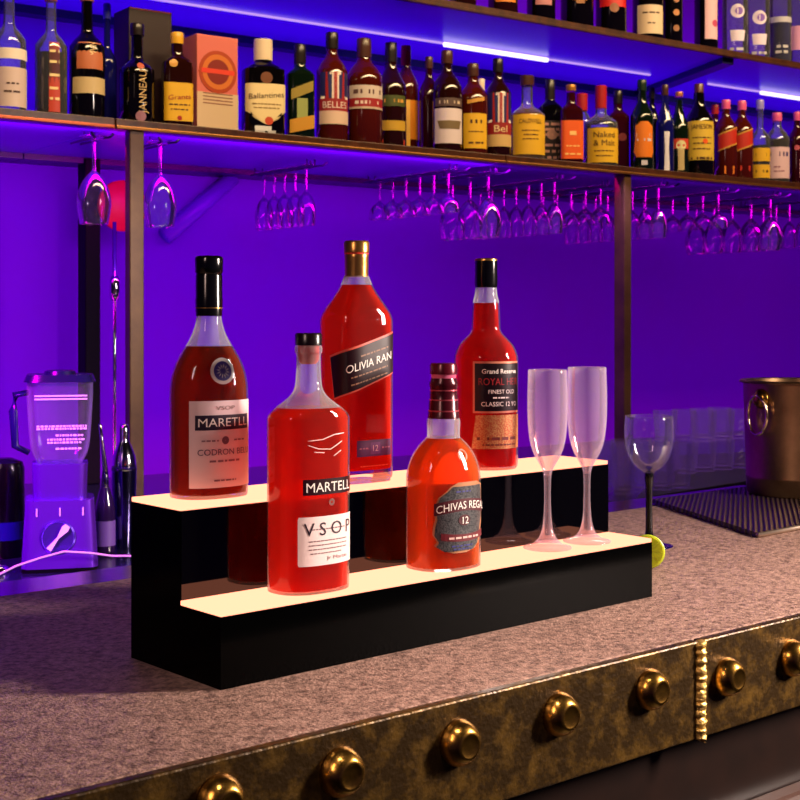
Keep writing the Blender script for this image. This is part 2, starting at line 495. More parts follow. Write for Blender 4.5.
bo.disc('emblem', sm, b.z(438), .0003, b.w(4), paint(120, 84, 100), lab)
sz = b.z(370); ss = b.sx(222, sz)
seal = bo.disc('seal', ss, sz, 0.0001, b.w(13.0), paint(226, 214, 206), b.root, 0.0012)
bo.disc('seal_ring', ss, sz, 0.0001, b.w(9.6), paint(60, 44, 130), seal, 0.0016)
v = []; f = []
tab = bo.arc(sz)
for k in range(12):
    a = 2*PI*k/12
    for rr, da in ((2.4, 0), (7.4, .32), (4.8, .42)):
        v.append(bo.surf(ss + b.w(rr)*math.cos(a + da), sz + b.w(rr)*math.sin(a + da), .002, tab))
    f.append((3*k, 3*k+1, 3*k+2))
link_mesh('seal_sunburst', v, f, M['white'], seal)

# 2 square shouldered bottle, front left ----------------------------------
b = MainBottle('cognac_bottle', 'red cognac bottle with short black cap and VSOP label, at the front left', 308.5, 0.0368, ZF,
    smooth_rows([(592, 37.5, 1), (588, 40.5, 1), (575, 41, 1), (500, 41.2, 1), (424, 41.4, 1), (417, 41, 1), (413, 39, .9), (408, 34, .6), (402, 26, .3), (396, 19, .1), (388, 14.2, 0), (375, 12.6, 0), (356, 12.2, 0), (352, 13.8, 0), (347, 13.8, 0), (345, 12.2, 0)]), 0.74, 2.5)
b.body = Body(b.all); bo = b.body
vessel(b, 407)
shell(b, L_red, 'liquid', 0.004, b.z(407), 0.0022)
ring(b, paint(190, 24, 40, .3), 'cork', [(364, 7.5), (360, 10.5), (345, 11)])
ring(b, paint(26, 12, 16, .25), 'cap', [(345, 13.6), (334.5, 13.6), (333, 12.4)])
zc = b.z(483); s0, s1 = b.sx(303, zc), b.sx(348, zc)
lab = bo.patch('banner', [(b.z(491), s0, s1 + .006), (b.z(475.5), s0, s1 + .006)], paint(40, 6, 16, .3), b.root, .0007)
sm, sw = (s0 + s1)/2, s1 - s0
bo.text('MARTELL', sm + .002, b.z(483.3), b.w(9.5), M['offwhite_ink'], lab, .0011, sw*0.94, bold=0.015)
zc = b.z(536); s0, s1 = b.sx(298, zc), b.sx(348.5, zc)
lab = bo.patch('label', [(b.z(560), s0 + .001, s1 + .004), (b.z(558), s0, s1 + .004), (b.z(514), s0, s1 + .004), (b.z(512), s0 + .001, s1 + .004)], paint(238, 214, 210, .5), b.root, .0007)
sm, sw = (s0 + s1)/2, s1 - s0
bo.text('V S O P', sm + .003, b.z(524), b.w(13), M['ink'], lab, .0011, sw*0.90)
bo.bars([(sm + .002, b.z(524.5), sw*.62, b.w(1.1))] + [(sm + (.002 - .004*(k == 3)), b.z(536 + 4*k), sw*(.72 - .16*(k == 3)), b.w(1.1)) for k in range(4)], paint(126, 96, 100), lab)
bo.text('Jr Martin', sm + sw*.18, b.z(553), b.w(3.6), paint(150, 110, 116), lab, .0011, sw*.42)
m = MB()
for curve in ([(308, 438), (322, 437), (333, 433), (343, 432)], [(308, 442), (318, 446), (330, 447), (341, 440)], [(314, 449), (324, 450)], [(333, 454), (340, 449)]):
    pts = []
    for i in range(13):
        t = i/12*(len(curve) - 1); k = min(int(t), len(curve) - 2); g = t - k
        x = curve[k][0] + (curve[k+1][0] - curve[k][0])*g; y = curve[k][1] + (curve[k+1][1] - curve[k][1])*g
        pts.append(bo.surf(b.sx(x, b.z(440)), b.z(y), .0004, bo.arc(b.z(440))))
    m.tube(pts, .0006, 6)
m.build('embossed_wave', paint(255, 214, 200, .2), b.root, smooth=True)
bo.disc('embossed_crest', b.sx(331, b.z(499)), b.z(499), .0012, b.w(3.6), paint(120, 60, 50), b.root)

# 3 tall square bottle with slanted label ---------------------------------
b = MainBottle('whisky_bottle', 'tall square red whisky bottle with gold cap and slanted black label', 356.5, 0.128, ZR,
    smooth_rows([(478, 34, 1), (475, 36, 1), (460, 36.3, 1), (400, 36.4, 1), (326, 36.5, 1), (319, 36, 1), (313, 34, .85), (306, 29.5, .6), (297, 23, .4), (288, 17.5, .1), (280, 14, 0), (276, 12.5, 0)]), 0.78, 4.2)
b.body = Body(b.all); bo = b.body
vessel(b, 285, 64)
shell(b, L_red2, 'liquid', b.z(468), b.z(285), 0.0022, 64)
cap = ring(b, M['gold'], 'cap', [(277, 11.8), (258, 12.0), (254.5, 12.2), (253.5, 11.6), (252.5, 12.8), (243, 13.0), (241, 11.6)])
ring(b, paint(220, 60, 40), 'cap_ring', [(254.6, 12.5), (253.2, 12.5)], cap)
zc = b.z(368)
sl, sr = b.sx(331, zc), b.sx(390.5, zc)
def slant(y0l, y0r, y1l, y1r, l0, l1, r, mat, off, nm, par):
    rows = []
    for k in range(5):
        t = k/4
        rows.append(((b.z(y0l + (y1l - y0l)*t), b.z(y0r + (y1r - y0r)*t)), l0 + (l1 - l0)*t, r))
    return bo.patch(nm, rows, mat, par, off, 24, zc)
lab = slant(398.5, 373, 355, 331, sl + b.w(6), sl - b.w(.8), sr + .004, paint(206, 84, 66, .35), .0007, 'label', b.root)
slant(396.5, 371.5, 357, 333, sl + b.w(6.6), sl + b.w(.4), sr + .004, paint(36, 12, 18, .3), .0010, 'label_panel', lab)
sm = (b.sx(346, zc) + b.sx(390, zc))/2; sw = b.sx(390, zc) - b.sx(346, zc)
slp = (b.z(350) - b.z(371))/(sr - sl)*0.95
bo.text('OLIVIA RAN', sm, b.z(361.5), b.w(8), M['offwhite_ink'], lab, .0014, sw*0.98, slope=slp, bold=.012)
bo.bars([(sm + sw*.1, b.z(351), sw*.62, b.w(1.6)), (sm, b.z(371), sw*.8, b.w(1.4)), (sm, b.z(378), sw*.8, b.w(1.4))], paint(132, 92, 66), lab, .0013, slope=slp)
zc2 = b.z(446); s0, s1 = b.sx(357, zc2), b.sx(390, zc2)
lab = bo.patch('small_label', [(b.z(454), s0, s1), (b.z(438), s0, s1)], paint(92, 22, 92), b.root, .0007)
bo.patch('age_box', [(b.z(452), s0 + (s1-s0)*.38, s0 + (s1-s0)*.66), (b.z(440.5), s0 + (s1-s0)*.38, s0 + (s1-s0)*.66)], paint(116, 44, 120), lab, .0009)
bo.text('12', s0 + (s1-s0)*.52, b.z(446), b.w(6), paint(230, 180, 190), lab, .0012)
bo.bars([(s0 + (s1-s0)*.19, b.z(446), (s1-s0)*.24, b.w(1.4)), (s0 + (s1-s0)*.83, b.z(446), (s1-s0)*.24, b.w(1.4))], paint(180, 96, 130), lab)
bo.bars([((s0+s1)/2, b.z(463.5), (s1-s0)*.8, b.w(1.2))], paint(240, 120, 80), b.root, name='embossed_print')

# 4 round shouldered whisky, front middle ---------------------------------
b = MainBottle('whisky_bottle', 'orange whisky bottle with dark red foil neck and silver crest label, on the lower step', 443.5, 0.0362, ZF,
    smooth_rows([(571, 33.5, 1), (567, 36.8, 1), (555, 37.4, 1), (520, 37.4, 1), (482, 37.4, 1), (472, 36.8, 1), (462, 34.4, 1), (453, 30.4, .9), (445, 24.8, .6), (439, 19, .2), (436, 16.4, 0), (430, 16.4, 0), (422, 16.8, 0), (417, 15.8, 0)]), 0.80, 2.3)
b.body = Body(b.all); bo = b.body
vessel(b, 437.5)
shell(b, L_orange, 'liquid', 0.004, b.z(437.5), 0.0022)
cap = ring(b, paint(72, 14, 26, .22, .3), 'foil_capsule', [(418, 16.2), (411, 15.4), (410, 15.0), (400, 14.6), (399, 14.2), (388, 13.6), (386, 14.2), (383, 14.4), (380, 13.2), (378, 12.6)])
ring(b, paint(196, 96, 128, .15), 'neck_band', [(379, 12.4), (374, 12.8)], cap)
ring(b, paint(96, 16, 34, .25, .3), 'cap', [(374, 13.8), (365, 13.8), (363, 12.6)])
for y in (410.5, 399.5, 390): ring(b, paint(176, 70, 84, .3, .5), 'foil_ring', [(y + .7, 15.6 - (410.5 - y)*.085), (y - .7, 15.5 - (410.5 - y)*.085)], cap)
zc = b.z(512); X = lambda x: b.sx(x, zc)
outl = [(548, 455, 464), (545, 444, 472), (540, 436, 476), (536, 439, 477), (529, 434, 478), (521, 435, 479), (514, 437, 480), (507, 436, 480), (500, 437, 480), (493, 440, 480), (488, 447, 480), (483, 452, 479), (479, 459, 474)]
lab = bo.patch('crest_label', [(b.z(y), X(l - 1.5), X(min(r + 1, 480.5)) + .001) for y, l, r in outl], paint(186, 130, 92, .35, .3), b.root, .0007)
bo.patch('crest_panel', [(b.z(y + (.9 if y > 510 else -.0)), X(l + .6), X(min(r - .3, 480.3))) for y, l, r in outl[1:-1]], pbr('silver_foil', rgb(122, 122, 122), .3, .6, noise=(600, rgb(58, 58, 64), .42, .62)), lab, .0010)
sA, sB = X(436), X(480.4)
def sash(y, hgt, l, r, mat, rise, off=.0013, nm='sash'):
    tab_rows = []
    N = 14; v = []; f = []; tb = bo.arc(zc)
    for i in range(N + 1):
        t = i/N; s_ = l + (r - l)*t; ar = rise*(1 - (2*t - 1)**2)
        v += [bo.surf(s_, b.z(y) - hgt/2 + ar, off, tb), bo.surf(s_, b.z(y) + hgt/2 + ar, off, tb)]
    for i in range(N): f.append((2*i, 2*i+2, 2*i+3, 2*i+1))
    return link_mesh(nm, v, f, mat, lab)
sash(505, b.w(12), sA - .002, sB + .002, paint(74, 12, 26), b.w(4))
bo.text('CHIVAS REGAL', (sA + sB)/2 + .003, b.z(505), b.w(7.6), M['offwhite_ink'], lab, .0018, (sB - sA)*1.06, arch=b.w(4), bold=.018)
sash(531, b.w(7), X(441), sB, paint(96, 18, 30), -b.w(2.4))
bo.bars([((sA + sB)/2 + .002, b.z(533), (sB-sA)*.62, b.w(2))], paint(220, 180, 170), lab, .0018)
s12 = X(463.5)
bo.disc('age_oval', s12, b.z(516), .0001, b.w(7.4), paint(70, 10, 24), lab, .0015, ry=.72)
bo.text('12', s12 + b.w(1), b.z(516), b.w(7), M['offwhite_ink'], lab, .0020, bold=.02)
bo.bars([(X(462), b.z(541), (sB-sA)*.42, b.w(1.6)), (X(462), b.z(544), (sB-sA)*.36, b.w(1.4)), (X(463), b.z(488), (sB-sA)*.3, b.w(1.6))], paint(60, 60, 120), lab, .0014)
bo.disc('embossed_seal', b.sx(462, b.z(453)), b.z(453), b.w(4.6), b.w(5.8), paint(214, 88, 40), b.root, .0006)

# 5 tall round bottle with black label ------------------------------------
b = MainBottle('whisky_bottle', 'crimson whisky bottle with small black cap and gold-framed black label', 486, 0.128, ZR,
    smooth_rows([(467, 30, 1), (464, 31.6, 1), (450, 32, 1), (400, 32, 1), (362, 32, 1), (354, 31, 1), (346, 27.6, 1), (340, 22.6, 1), (335, 17.6, 1), (331, 15.0, 1), (326, 14.3, 1), (304, 13.4, 1), (296, 11.6, 1), (287, 10.6, 1)]), 1.0, 2.0)
b.body = Body(b.all); bo = b.body
vessel(b, 303)
shell(b, L_crim, 'liquid', 0.004, b.z(303), 0.0022)
cap = ring(b, M['black'], 'cap', [(287.5, 11), (284, 11.6), (264, 11.4), (261, 11.4)])
ring(b, M['gold'], 'cap_top', [(261, 11.6), (259.5, 11.4), (258.6, 10)], cap)
bo.bars([(b.sx(487.5, b.z(300)), b.z(281), .001, .001)], print_gold, b.root) if False else None
zc = b.z(386); s0, s1 = b.sx(473.5, zc), b.sx(516.5, zc)
lab = bo.patch('label', [(b.z(411), s0, s1), (b.z(360.5), s0, s1)], paint(214, 132, 104, .3, .3), b.root, .0007)
e = b.w(2)
bo.patch('label_panel', [(b.z(409), s0 + e, s1), (b.z(362.5), s0 + e, s1)], paint(24, 8, 12, .3), lab, .0010)
sm, sw = (s0 + s1)/2 + .002, s1 - s0
bo.text('Grand Reserve', sm, b.z(370), b.w(4.6), M['offwhite_ink'], lab, .0014, sw*.72)
bo.text('ROYAL HEIR', sm, b.z(380), b.w(7), paint(150, 30, 34), lab, .0014, sw*.84, bold=.02)
bo.text('FINEST OLD', sm + .002, b.z(390), b.w(4), M['offwhite_ink'], lab, .0014, sw*.54)
bo.text('CLASSIC 12 YO', sm, b.z(402), b.w(4.4), M['offwhite_ink'], lab, .0014, sw*.74)
bo.bars([(sm, b.z(396), sw*.32, b.w(1.4))], M['offwhite_ink'], lab, .0014)
lab = bo.patch('gold_label', [(b.z(446), b.sx(472, zc), b.sx(517, zc)), (b.z(413), b.sx(476, zc), b.sx(517, zc))], pbr('engraved_gold', rgb(190, 96, 60), .35, .4, noise=(500, rgb(214, 176, 110), .42, .62)), b.root, .0007)
bo.bars([(sm - sw*.05, b.z(436), sw*.8, b.w(3)), (sm, b.z(442), sw*.7, b.w(1.4))], paint(110, 40, 30), lab, .0011)

# ------------------------------------------------------------------ champagne flutes and wine glass
def glass_profile(pts, wall):
    """outer outline from the foot up, then back down inside the bowl"""
    return pts + [(max(r - wall, .0006), z) for r, z in reversed([p for p in pts if p[2:] == ('in',)])]
def stem_glass(name, px, fy, z0, rows, foot_hw, mat_bowl, mat_stem, mat_foot, seg=40):
    z0 += .0004
    if isinstance(fy, tuple):
        u_, d = DSP.hit(px, fy[0]); p = DSP.at(u_, fy[0], z0)
    else:
        p = ground(px, fy, z0); d = p.y
    root = empty(name, p)
    W = lambda q: q*d/F; Z = lambda y: z_of(y, d) - z0
    bowl, stem = rows
    m = MB(); outer = [(W(h), Z(y)) for y, h in bowl]
    wl = .0011
    inner = [(max(r - wl, .0008), z + (0.002 if k == 0 else 0)) for k, (r, z) in enumerate(outer)]
    outer2 = smooth_rows(outer, 3); inner2 = smooth_rows(inner, 3)
    m.lathe(outer2 + [(outer2[-1][0] - wl/2, outer2[-1][1] + .0006)] + inner2[::-1], seg)
    m.build('bowl', mat_bowl, root, smooth=True)
    m = MB(); m.lathe(smooth_rows([(W(h), Z(y)) for y, h in stem], 3), 24)
    m.build('stem', mat_stem, root, smooth=True)
    m = MB(); R = W(foot_hw); r0 = W(stem[0][1])
    m.lathe([(R*.98, 0), (R, .0012), (R*.97, .0020), (R*.7, .0034), (r0*1.02, max(Z(stem[0][0]), .0045))], seg)
    m.build('foot', mat_foot, root, smooth=True)
    return root
fl = ([(476, 3.6), (470, 5.2), (464, 8.2), (456, 12.8), (446, 16.6), (434, 18.8), (418, 20.0), (398, 20.2), (384, 19.8), (370, 19.4)],
      [(541.5, 12), (537, 8.4), (531, 6.0), (524, 4.6), (512, 3.6), (495, 3.2), (482, 3.4), (476, 3.8)])
g = stem_glass('champagne_flute', 547.5, (.0405,), ZF, fl, 24.5, M['flute'], M['flute'], M['flute'])
tag(g, 'empty champagne flute beside the crimson bottle, left one of the pair', 'glass', 'champagne flutes on the display')
fl2 = ([(y - 2.5 if y < 480 else y, h*.985) for y, h in fl[0]], [(536, 12), (532, 8.4), (526, 6), (519, 4.6), (508, 3.6), (492, 3.2), (479, 3.4), (473.5, 3.8)])
g = stem_glass('champagne_flute', 587, (.0405,), ZF, fl2, 24, M['flute'], M['flute'], M['flute'])
tag(g, 'empty champagne flute nearest the right end of the lit display', 'glass', 'champagne flutes on the display')
wg = ([(474, 4.0), (471, 7.5), (466, 14), (458, 19.5), (448, 22.8), (436, 24.4), (426, 24.4), (416, 23.6)],
      [(541, 6.5), (536, 4.4), (528, 3.6), (510, 3.3), (488, 3.6), (476, 4.6), (473, 4.4)])
g = stem_glass('wine_glass', 649, 546, BAR_Z, wg, 24, M['clear'], M['black'], pbr('dark_blue_glass_foot', rgb(22, 8, 70), .08, spec=.8))
tag(g, 'wine glass with clear bowl and black stem standing on the bar', 'wine glass')

# ------------------------------------------------------------------ cut lime
p = ground(647.5, 569, BAR_Z); d = p.y; R = 17.3*d/F
lime = tag(empty('lime_half', p, math.atan2(p.x, p.y)*-1), 'cut half of a lime with its face to the front, at the display end', 'lime')
skin = pbr('lime_skin', rgb(150, 176, 20), .35, bump=(300, .3, .001))
flesh = pbr('lime_flesh', rgb(206, 216, 30), .3, noise=(160, rgb(180, 196, 22), .35, .65))
m = MB()
Mx = Matrix.Translation((0, 0, R)) @ Matrix.Rotation(PI/2, 4, 'X')   # local +z of the profile looks to the viewer
m.lathe([(R*.02, -R*.95), (R*.3, -R*.9), (R*.62, -R*.74), (R*.85, -R*.48), (R*.97, -R*.2), (R, 0)], 40, M=Mx)
m.build('peel', skin, lime, smooth=True)
m = MB(); m.lathe([(R*.97, -.0004), (R*.96, .0008), (R*.91, .0010), (R*.01, .0014)], 40, M=Mx)
m.build('pith', pbr('lime_pith', rgb(214, 222, 60), .4), lime)
for k in range(9):
    a0, a1 = 2*PI*(k + .06)/9, 2*PI*(k + .94)/9
    m = MB(); top = []
    pts2 = [(R*.12*math.cos((a0+a1)/2), R*.12*math.sin((a0+a1)/2))] + [(R*.87*math.cos(a0 + (a1-a0)*i/6), R*.87*math.sin(a0 + (a1-a0)*i/6)) for i in range(7)]
    m.prism(pts2, .001, .0022); m.v = [tuple(Mx @ Vector(q)) for q in m.v]
    m.build('segment', flesh, lime)
m = MB(); m.lathe([(R*.12, .001), (R*.10, .003), (R*.02, .0034)], 14, M=Mx)
m.build('core', paint(120, 120, 20), lime)

# ------------------------------------------------------------------ bar mat and ice bucket
A, B_ = ground(758, 538, BAR_Z), ground(653, 503.5, BAR_Z)
C_ = B_ + Vector((.70, .60, 0)); D_ = A + Vector((.62, .56, 0))
m = MB(); m.prism([(q.x - A.x, q.y - A.y) for q in (A, D_, C_, B_)], 0, .009)
mat_ = tag(empty('bar_mat', A), 'black ribbed rubber bar mat with steel edge under the ice bucket', 'bar mat')
M['ribs'], nt, out = new_mat('ribbed_rubber')
pp = nd(nt, 'ShaderNodeBsdfPrincipled', Roughness=.38)
tc = nd(nt, 'ShaderNodeTexCoord'); mp = nd(nt, 'ShaderNodeMapping'); mp.inputs['Rotation'].default_value = (0, 0, .25)
nt.links.new(tc.outputs['Object'], mp.inputs['Vector'])
wv = nd(nt, 'ShaderNodeTexWave', Scale=34.0, Distortion=0.6, Detail=1.0)
nt.links.new(mp.outputs[0], wv.inputs['Vector'])
bp = nd(nt, 'ShaderNodeBump', Strength=1.0, Distance=.004)
nt.links.new(wv.outputs['Fac'], bp.inputs['Height']); nt.links.new(bp.outputs[0], pp.inputs['Normal'])
cr = nd(nt, 'ShaderNodeValToRGB'); cr.color_ramp.elements[0].color = rgb(16, 10, 10); cr.color_ramp.elements[1].color = rgb(74, 54, 48)
nt.links.new(wv.outputs['Fac'], cr.inputs['Fac']); nt.links.new(cr.outputs[0], pp.inputs['Base Color'])
nt.links.new(pp.outputs[0], out.inputs['Surface'])
m.build('pad', M['ribs'], mat_)
m = MB()
q0, q1 = Vector((0, 0, .005)), Vector((D_.x - A.x, D_.y - A.y, .005)); m.tube([q0, q1], .0048, 8)
q0, q1 = Vector((B_.x - A.x, B_.y - A.y, .005)), Vector((C_.x - A.x, C_.y - A.y, .005)); m.tube([q0, q1], .0042, 8)
m.build('edge_strip', pbr('edge_steel', rgb(190, 170, 150), .3, .9), mat_, smooth=True)

bz = BAR_Z + .009
bp_ = ground(798, 493, bz); d = bp_.y
bk = tag(empty('ice_bucket', bp_, 0), 'bronzed metal ice bucket with ring handle on the mat at the right', 'ice bucket')
W = lambda q: q*d/F; Z = lambda y: z_of(y, d) - bz
zt = Z(381)
R0, R1 = W(50), W(54)
m = MB()
prof = [(R0*.97, 0), (R0, .004), (W(50.4), Z(478)), (W(51), Z(476.5)), (W(51), Z(474.5)), (W(50.6), Z(473)), (R1*.985, zt - .016), (R1*.985, zt - .004), (R1*1.05, zt - .003), (R1*1.06, zt), (R1*1.03, zt + .003), (R1*.95, zt + .001), (R1*.93, zt - .008), (R0*.93, .012), (R0*.3, .010)]
m.lathe(prof, 64)
m.build('bucket_body', M['bucket'], bk, smooth=True, auto=45)
# ring handle on the left front
ha = math.atan2(-bp_.y, -bp_.x) - math.radians(41)
def hp(a, r, z): return Vector((r*math.cos(a), r*math.sin(a), z))
rr = R1*1.0
m = MB(); cyl = []
zc_ = Z(397)
Mx = Matrix.Translation(hp(ha, rr - .004, zc_)) @ Matrix.Rotation(ha, 4, 'Z') @ Matrix.Rotation(PI/2, 4, 'Y')
m.lathe([(W(10), 0), (W(9.6), .005), (W(7), .011), (W(4), .015), (W(1), .016)], 20, M=Mx)
boss = m.build('handle_boss', M['brass'], bk, smooth=True)
m = MB(); pts = []
for i in range(33):
    a = 2*PI*i/32
    pts.append(hp(ha + W(11)*math.sin(a)/rr, rr + .011, Z(413) + W(19)*math.cos(a)))
m.tube(pts, W(1.7), 8)
m.build('ring_handle', pbr('polished_brass', rgb(240, 215, 170), .15, 1.0), bk, smooth=True)

# ------------------------------------------------------------------ back worktop, posts, shelves
wt = framed_box('back_worktop', SH, -.6, 6.0, 2.22, 4.058, WORK_Z - .04, WORK_Z, M['work'], None, .004)
tag(wt, 'long dark glossy worktop behind the bar below the shelves', 'worktop')
cab = framed_box('back_cabinet', SH, -.6, 6.0, 2.27, 4.058, 0.0, WORK_Z - .04, M['blackwood'])
tag(cab, 'dark cabinet carrying the back worktop', 'cabinet')
SF = 3.275                      # front line of both shelves
Z1B, Z1T = CZ + .496, CZ + .523
Z2B, Z2T = CZ + .960, CZ + .985
uA, uB = SH.hit(115.5, SF)[0], SH.hit(506, SF)[0]
for k, (a, c, lb) in enumerate(((-.6, uA, 'wooden shelf board at the far left carrying the clear bottles'),
                                (uA, uB, 'wooden shelf board in the middle, between the two edge joints'),
                                (uB, 6.0, 'wooden shelf board on the right, above the rows of hanging glasses'))):
    sh = tag(empty('bottle_shelf', SH.at(a, 0, 0), SH.rz), lb, 'shelf', 'boards of the lower bottle shelf')
    L = c - a
    m = MB(); m.box(.002, L - .002, SF, SF + .30, Z1B + .004, Z1T); m.build('shelf_board', M['wood'], sh, bevel=.002)
    m = MB(); m.box(.002, L - .002, SF - .004, SF + .012, Z1B, Z1B + .009); m.build('front_trim', pbr('brass_trim', rgb(150, 98, 48), .3, .7) if k else pbr('copper_trim', rgb(150, 70, 40), .3, .7), sh, bevel=.002)
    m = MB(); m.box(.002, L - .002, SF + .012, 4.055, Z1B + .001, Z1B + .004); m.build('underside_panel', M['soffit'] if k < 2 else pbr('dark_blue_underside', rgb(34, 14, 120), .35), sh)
    m = MB(); m.box(.002, L - .002, 3.93, 4.055, Z1B - .016, Z1B + .001); m.build('rear_rail', paint(14, 8, 70, .3), sh)
ts = tag(empty('top_shelf', SH.at(-.6, 0, 0), SH.rz), 'upper wooden bottle shelf crossing the top of the picture', 'shelf')
m = MB(); m.box(0, 6.6, SF, SF + .30, Z2B + .004, Z2T); m.build('shelf_board', M['wood'], ts, bevel=.002)
m = MB(); m.box(0, 6.6, SF - .003, SF + .012, Z2B, Z2B + .010); m.build('front_trim', M['wood'], ts, bevel=.002)
m = MB(); m.box(0, 6.6, SF + .012, 4.055, Z2B, Z2B + .004); m.build('underside_panel', M['soffit'], ts)
m = MB(); m.box(0, 6.6, 4.0, 4.055, Z2B - .026, Z2B); m.build('rear_rail', paint(12, 6, 66, .3), ts)
ub = SH.hit(640, 4.0)[0] + .6
uf = SH.hit(728, SF + .02)[0] + .6
m = MB(); m.prism([(uf - .03, SF + .02), (uf + .03, SF + .02), (ub + .03, 3.998), (ub - .03, 3.998)], Z2B - .022, Z2B); m.build('cross_beam', paint(12, 6, 66, .3), ts)
# LED strips under the top shelf
for a, c, bits, lb in ((SH.hit(60, 3.69)[0], SH.hit(650, 3.69)[0], ((445, 548),), 'lavender LED strip under the top shelf left of the cross beam'),
                       (SH.hit(708, 3.69)[0], 5.8, ((762, 860),), 'lavender LED strip under the top shelf right of the cross beam')):
    o = tag(empty('led_strip', SH.at(a, 3.69, Z2B - .0008), SH.rz), lb, 'led strip', 'led strips under the top shelf')
    m = MB(); m.box(0, c - a, -.004, .004, -.006, 0); m.build('strip', M['strip'], o)
    for p0, p1 in bits:
        x0, x1 = SH.hit(p0, 3.67)[0] - a, SH.hit(p1, 3.67)[0] - a
        m = MB(); m.tube([(x0, -.016, -.010), (x1, -.016, -.010)], .0085, 10); m.build('lit_tube', M['tube'], o, smooth=True)
def post(px, n, w, dpt, mat, lb, z0=WORK_Z, z1=Z1B):
    u, d = SH.hit(px, n)
    o = framed_box('shelf_post', SH, u - w/2, u + w/2, n, n + dpt, z0, z1, mat, None, .003)
    p = SH.at(u, n, 0)
    return tag(o, lb, 'post', 'posts carrying the bottle shelf')
post(137, SF + .005, .042, .03, M['post'], 'square bronze post under the shelf near the cognac bottle')
post(628, SF + .005, .034, .05, M['post'], 'square bronze post behind the wine glass and tumblers')
post(93, 3.92, .05, .06, pbr('black_post', rgb(3, 3, 12), .5, spec=.1), 'black post against the wall behind the blender')
m = MB(); u, d = SH.hit(114.5, 3.55); q = SH.at(u, 3.55, 0)  # tube added in place of the bright line of a glass edge
m.lathe([(.0055, WORK_Z), (.0055, z_of(222, d))], 10)
m.lathe([(.012, WORK_Z), (.012, WORK_Z + .01)], 12)
m.lathe([(.011, z_of(300, d)), (.015, z_of(292, d)), (.015, z_of(282, d)), (.010, z_of(276, d))], 12)
tag(m.build('glass_edge_tube', M['chrome'], smooth=True, loc=q), 'thin chrome tube standing in for a bright glass edge beside the bronze post', 'glass edge')
# braces under the lower shelf, red disc
u, d = SH.hit(122, 3.912); q = SH.at(u, 3.912, 0)
m = MB(); Mx = Matrix.Translation((q.x, q.y, z_of(206, d))) @ Matrix.Rotation(SH.rz, 4, 'Z') @ Matrix.Rotation(PI/2, 4, 'X')
m.lathe([(.072, -.006), (.080, -.004), (.080, .008), (.072, .014), (.01, .016)], 36, M=Mx)
tag(m.build('red_disc', pbr('red_disc_paint', rgb(236, 6, 60), .4), smooth=True, auto=40), 'round red sign behind the bronze post and hanging wine glasses', 'sign')
for pa, pb, lb in (((240, 176), (172, 236), 'slanted blue brace on the wall under the middle shelf'),):
    ua, da = SH.hit(pa[0], 3.98); u2, d2 = SH.hit(pb[0], 3.98)
    m = MB(); m.tube([SH.at(ua, 4.03, z_of(pa[1], da)), SH.at(u2, 4.03, z_of(pb[1], d2))], .028, 10)
    tag(m.build('wall_brace', pbr('brace_paint', rgb(110, 30, 236), .4), smooth=True), lb, 'brace')

# ------------------------------------------------------------------ hanging glasses
def hang_mesh(kind):
    """stemmed glass hanging by its foot; z = 0 at the foot, growing downwards"""
    if kind == 'wine':
        o = [(.036, 0), (.037, -.002), (.034, -.004), (.012, -.008), (.005, -.016), (.0045, -.075), (.006, -.085), (.020, -.098), (.034, -.118), (.043, -.145), (.045, -.165), (.042, -.190), (.037, -.215)]
    elif kind == 'coupe':
        o = [(.032, 0), (.033, -.002), (.010, -.007), (.0045, -.014), (.004, -.070), (.006, -.080), (.022, -.092), (.033, -.106), (.0365, -.126), (.037, -.140)]
    else:
        o = [(.031, 0), (.032, -.002), (.010, -.006), (.0045, -.012), (.004, -.075), (.006, -.085), (.018, -.098), (.027, -.118), (.031, -.145), (.030, -.175), (.028, -.190)]
    k = 6
    top = smooth_rows(o[:k + 1], 2); bowl = smooth_rows(o[k:], 3)
    return top, bowl
hang_src = {}
def hang_glass(kind, loc, label, group):
    if kind not in hang_src:
        top, bowl = hang_mesh(kind)
        r = empty('hanging_glass', loc)
        m = MB(); m.lathe(top, 18, cap1=False); m.build('stem', M['hang'], r, smooth=True)
        m = MB(); inn = [(max(a - .0013, .001), z) for a, z in bowl]
        m.lathe(bowl + inn[::-1], 22, cap0=False, cap1=False); m.build('bowl', M['hang'], r, smooth=True)
        hang_src[kind] = r
    else:
        r = copy_tree(hang_src[kind])
    r.location = loc
    return tag(r, label, 'glass', group)
ORD = ['nearest', 'second', 'third', 'fourth', 'fifth', 'sixth', 'seventh', 'eighth', 'ninth']
racks = [  # column px, first perp, count, step, kind, place words, lateral
    (306, SF + .30, 5, .064, 'flute', 'in the small row above the tall square whisky bottle'),
    (448, SF + .14, 6, .076, 'coupe', 'in the row left of the crimson bottle cap'),
    (488, SF + .12, 3, .094, 'wine', 'in the row right above the crimson bottle cap'),
    (554, SF + .14, 7, .066, 'flute', 'in the row above the champagne flutes'),
    (600, SF + .22, 5, .076, 'coupe', 'in the short row just left of the right post'),
    (658, SF + .10, 8, .064, 'flute', 'in the long row in front of the right post'),
    (718, SF + .12, 6, .076, 'coupe', 'in the row just right of the right post'),
    (770, SF + .12, 5, .094, 'wine', 'in the row above the tumblers and bucket'),
    (816, SF + .12, 6, .066, 'flute', 'in the row at the right edge of the picture'),
]
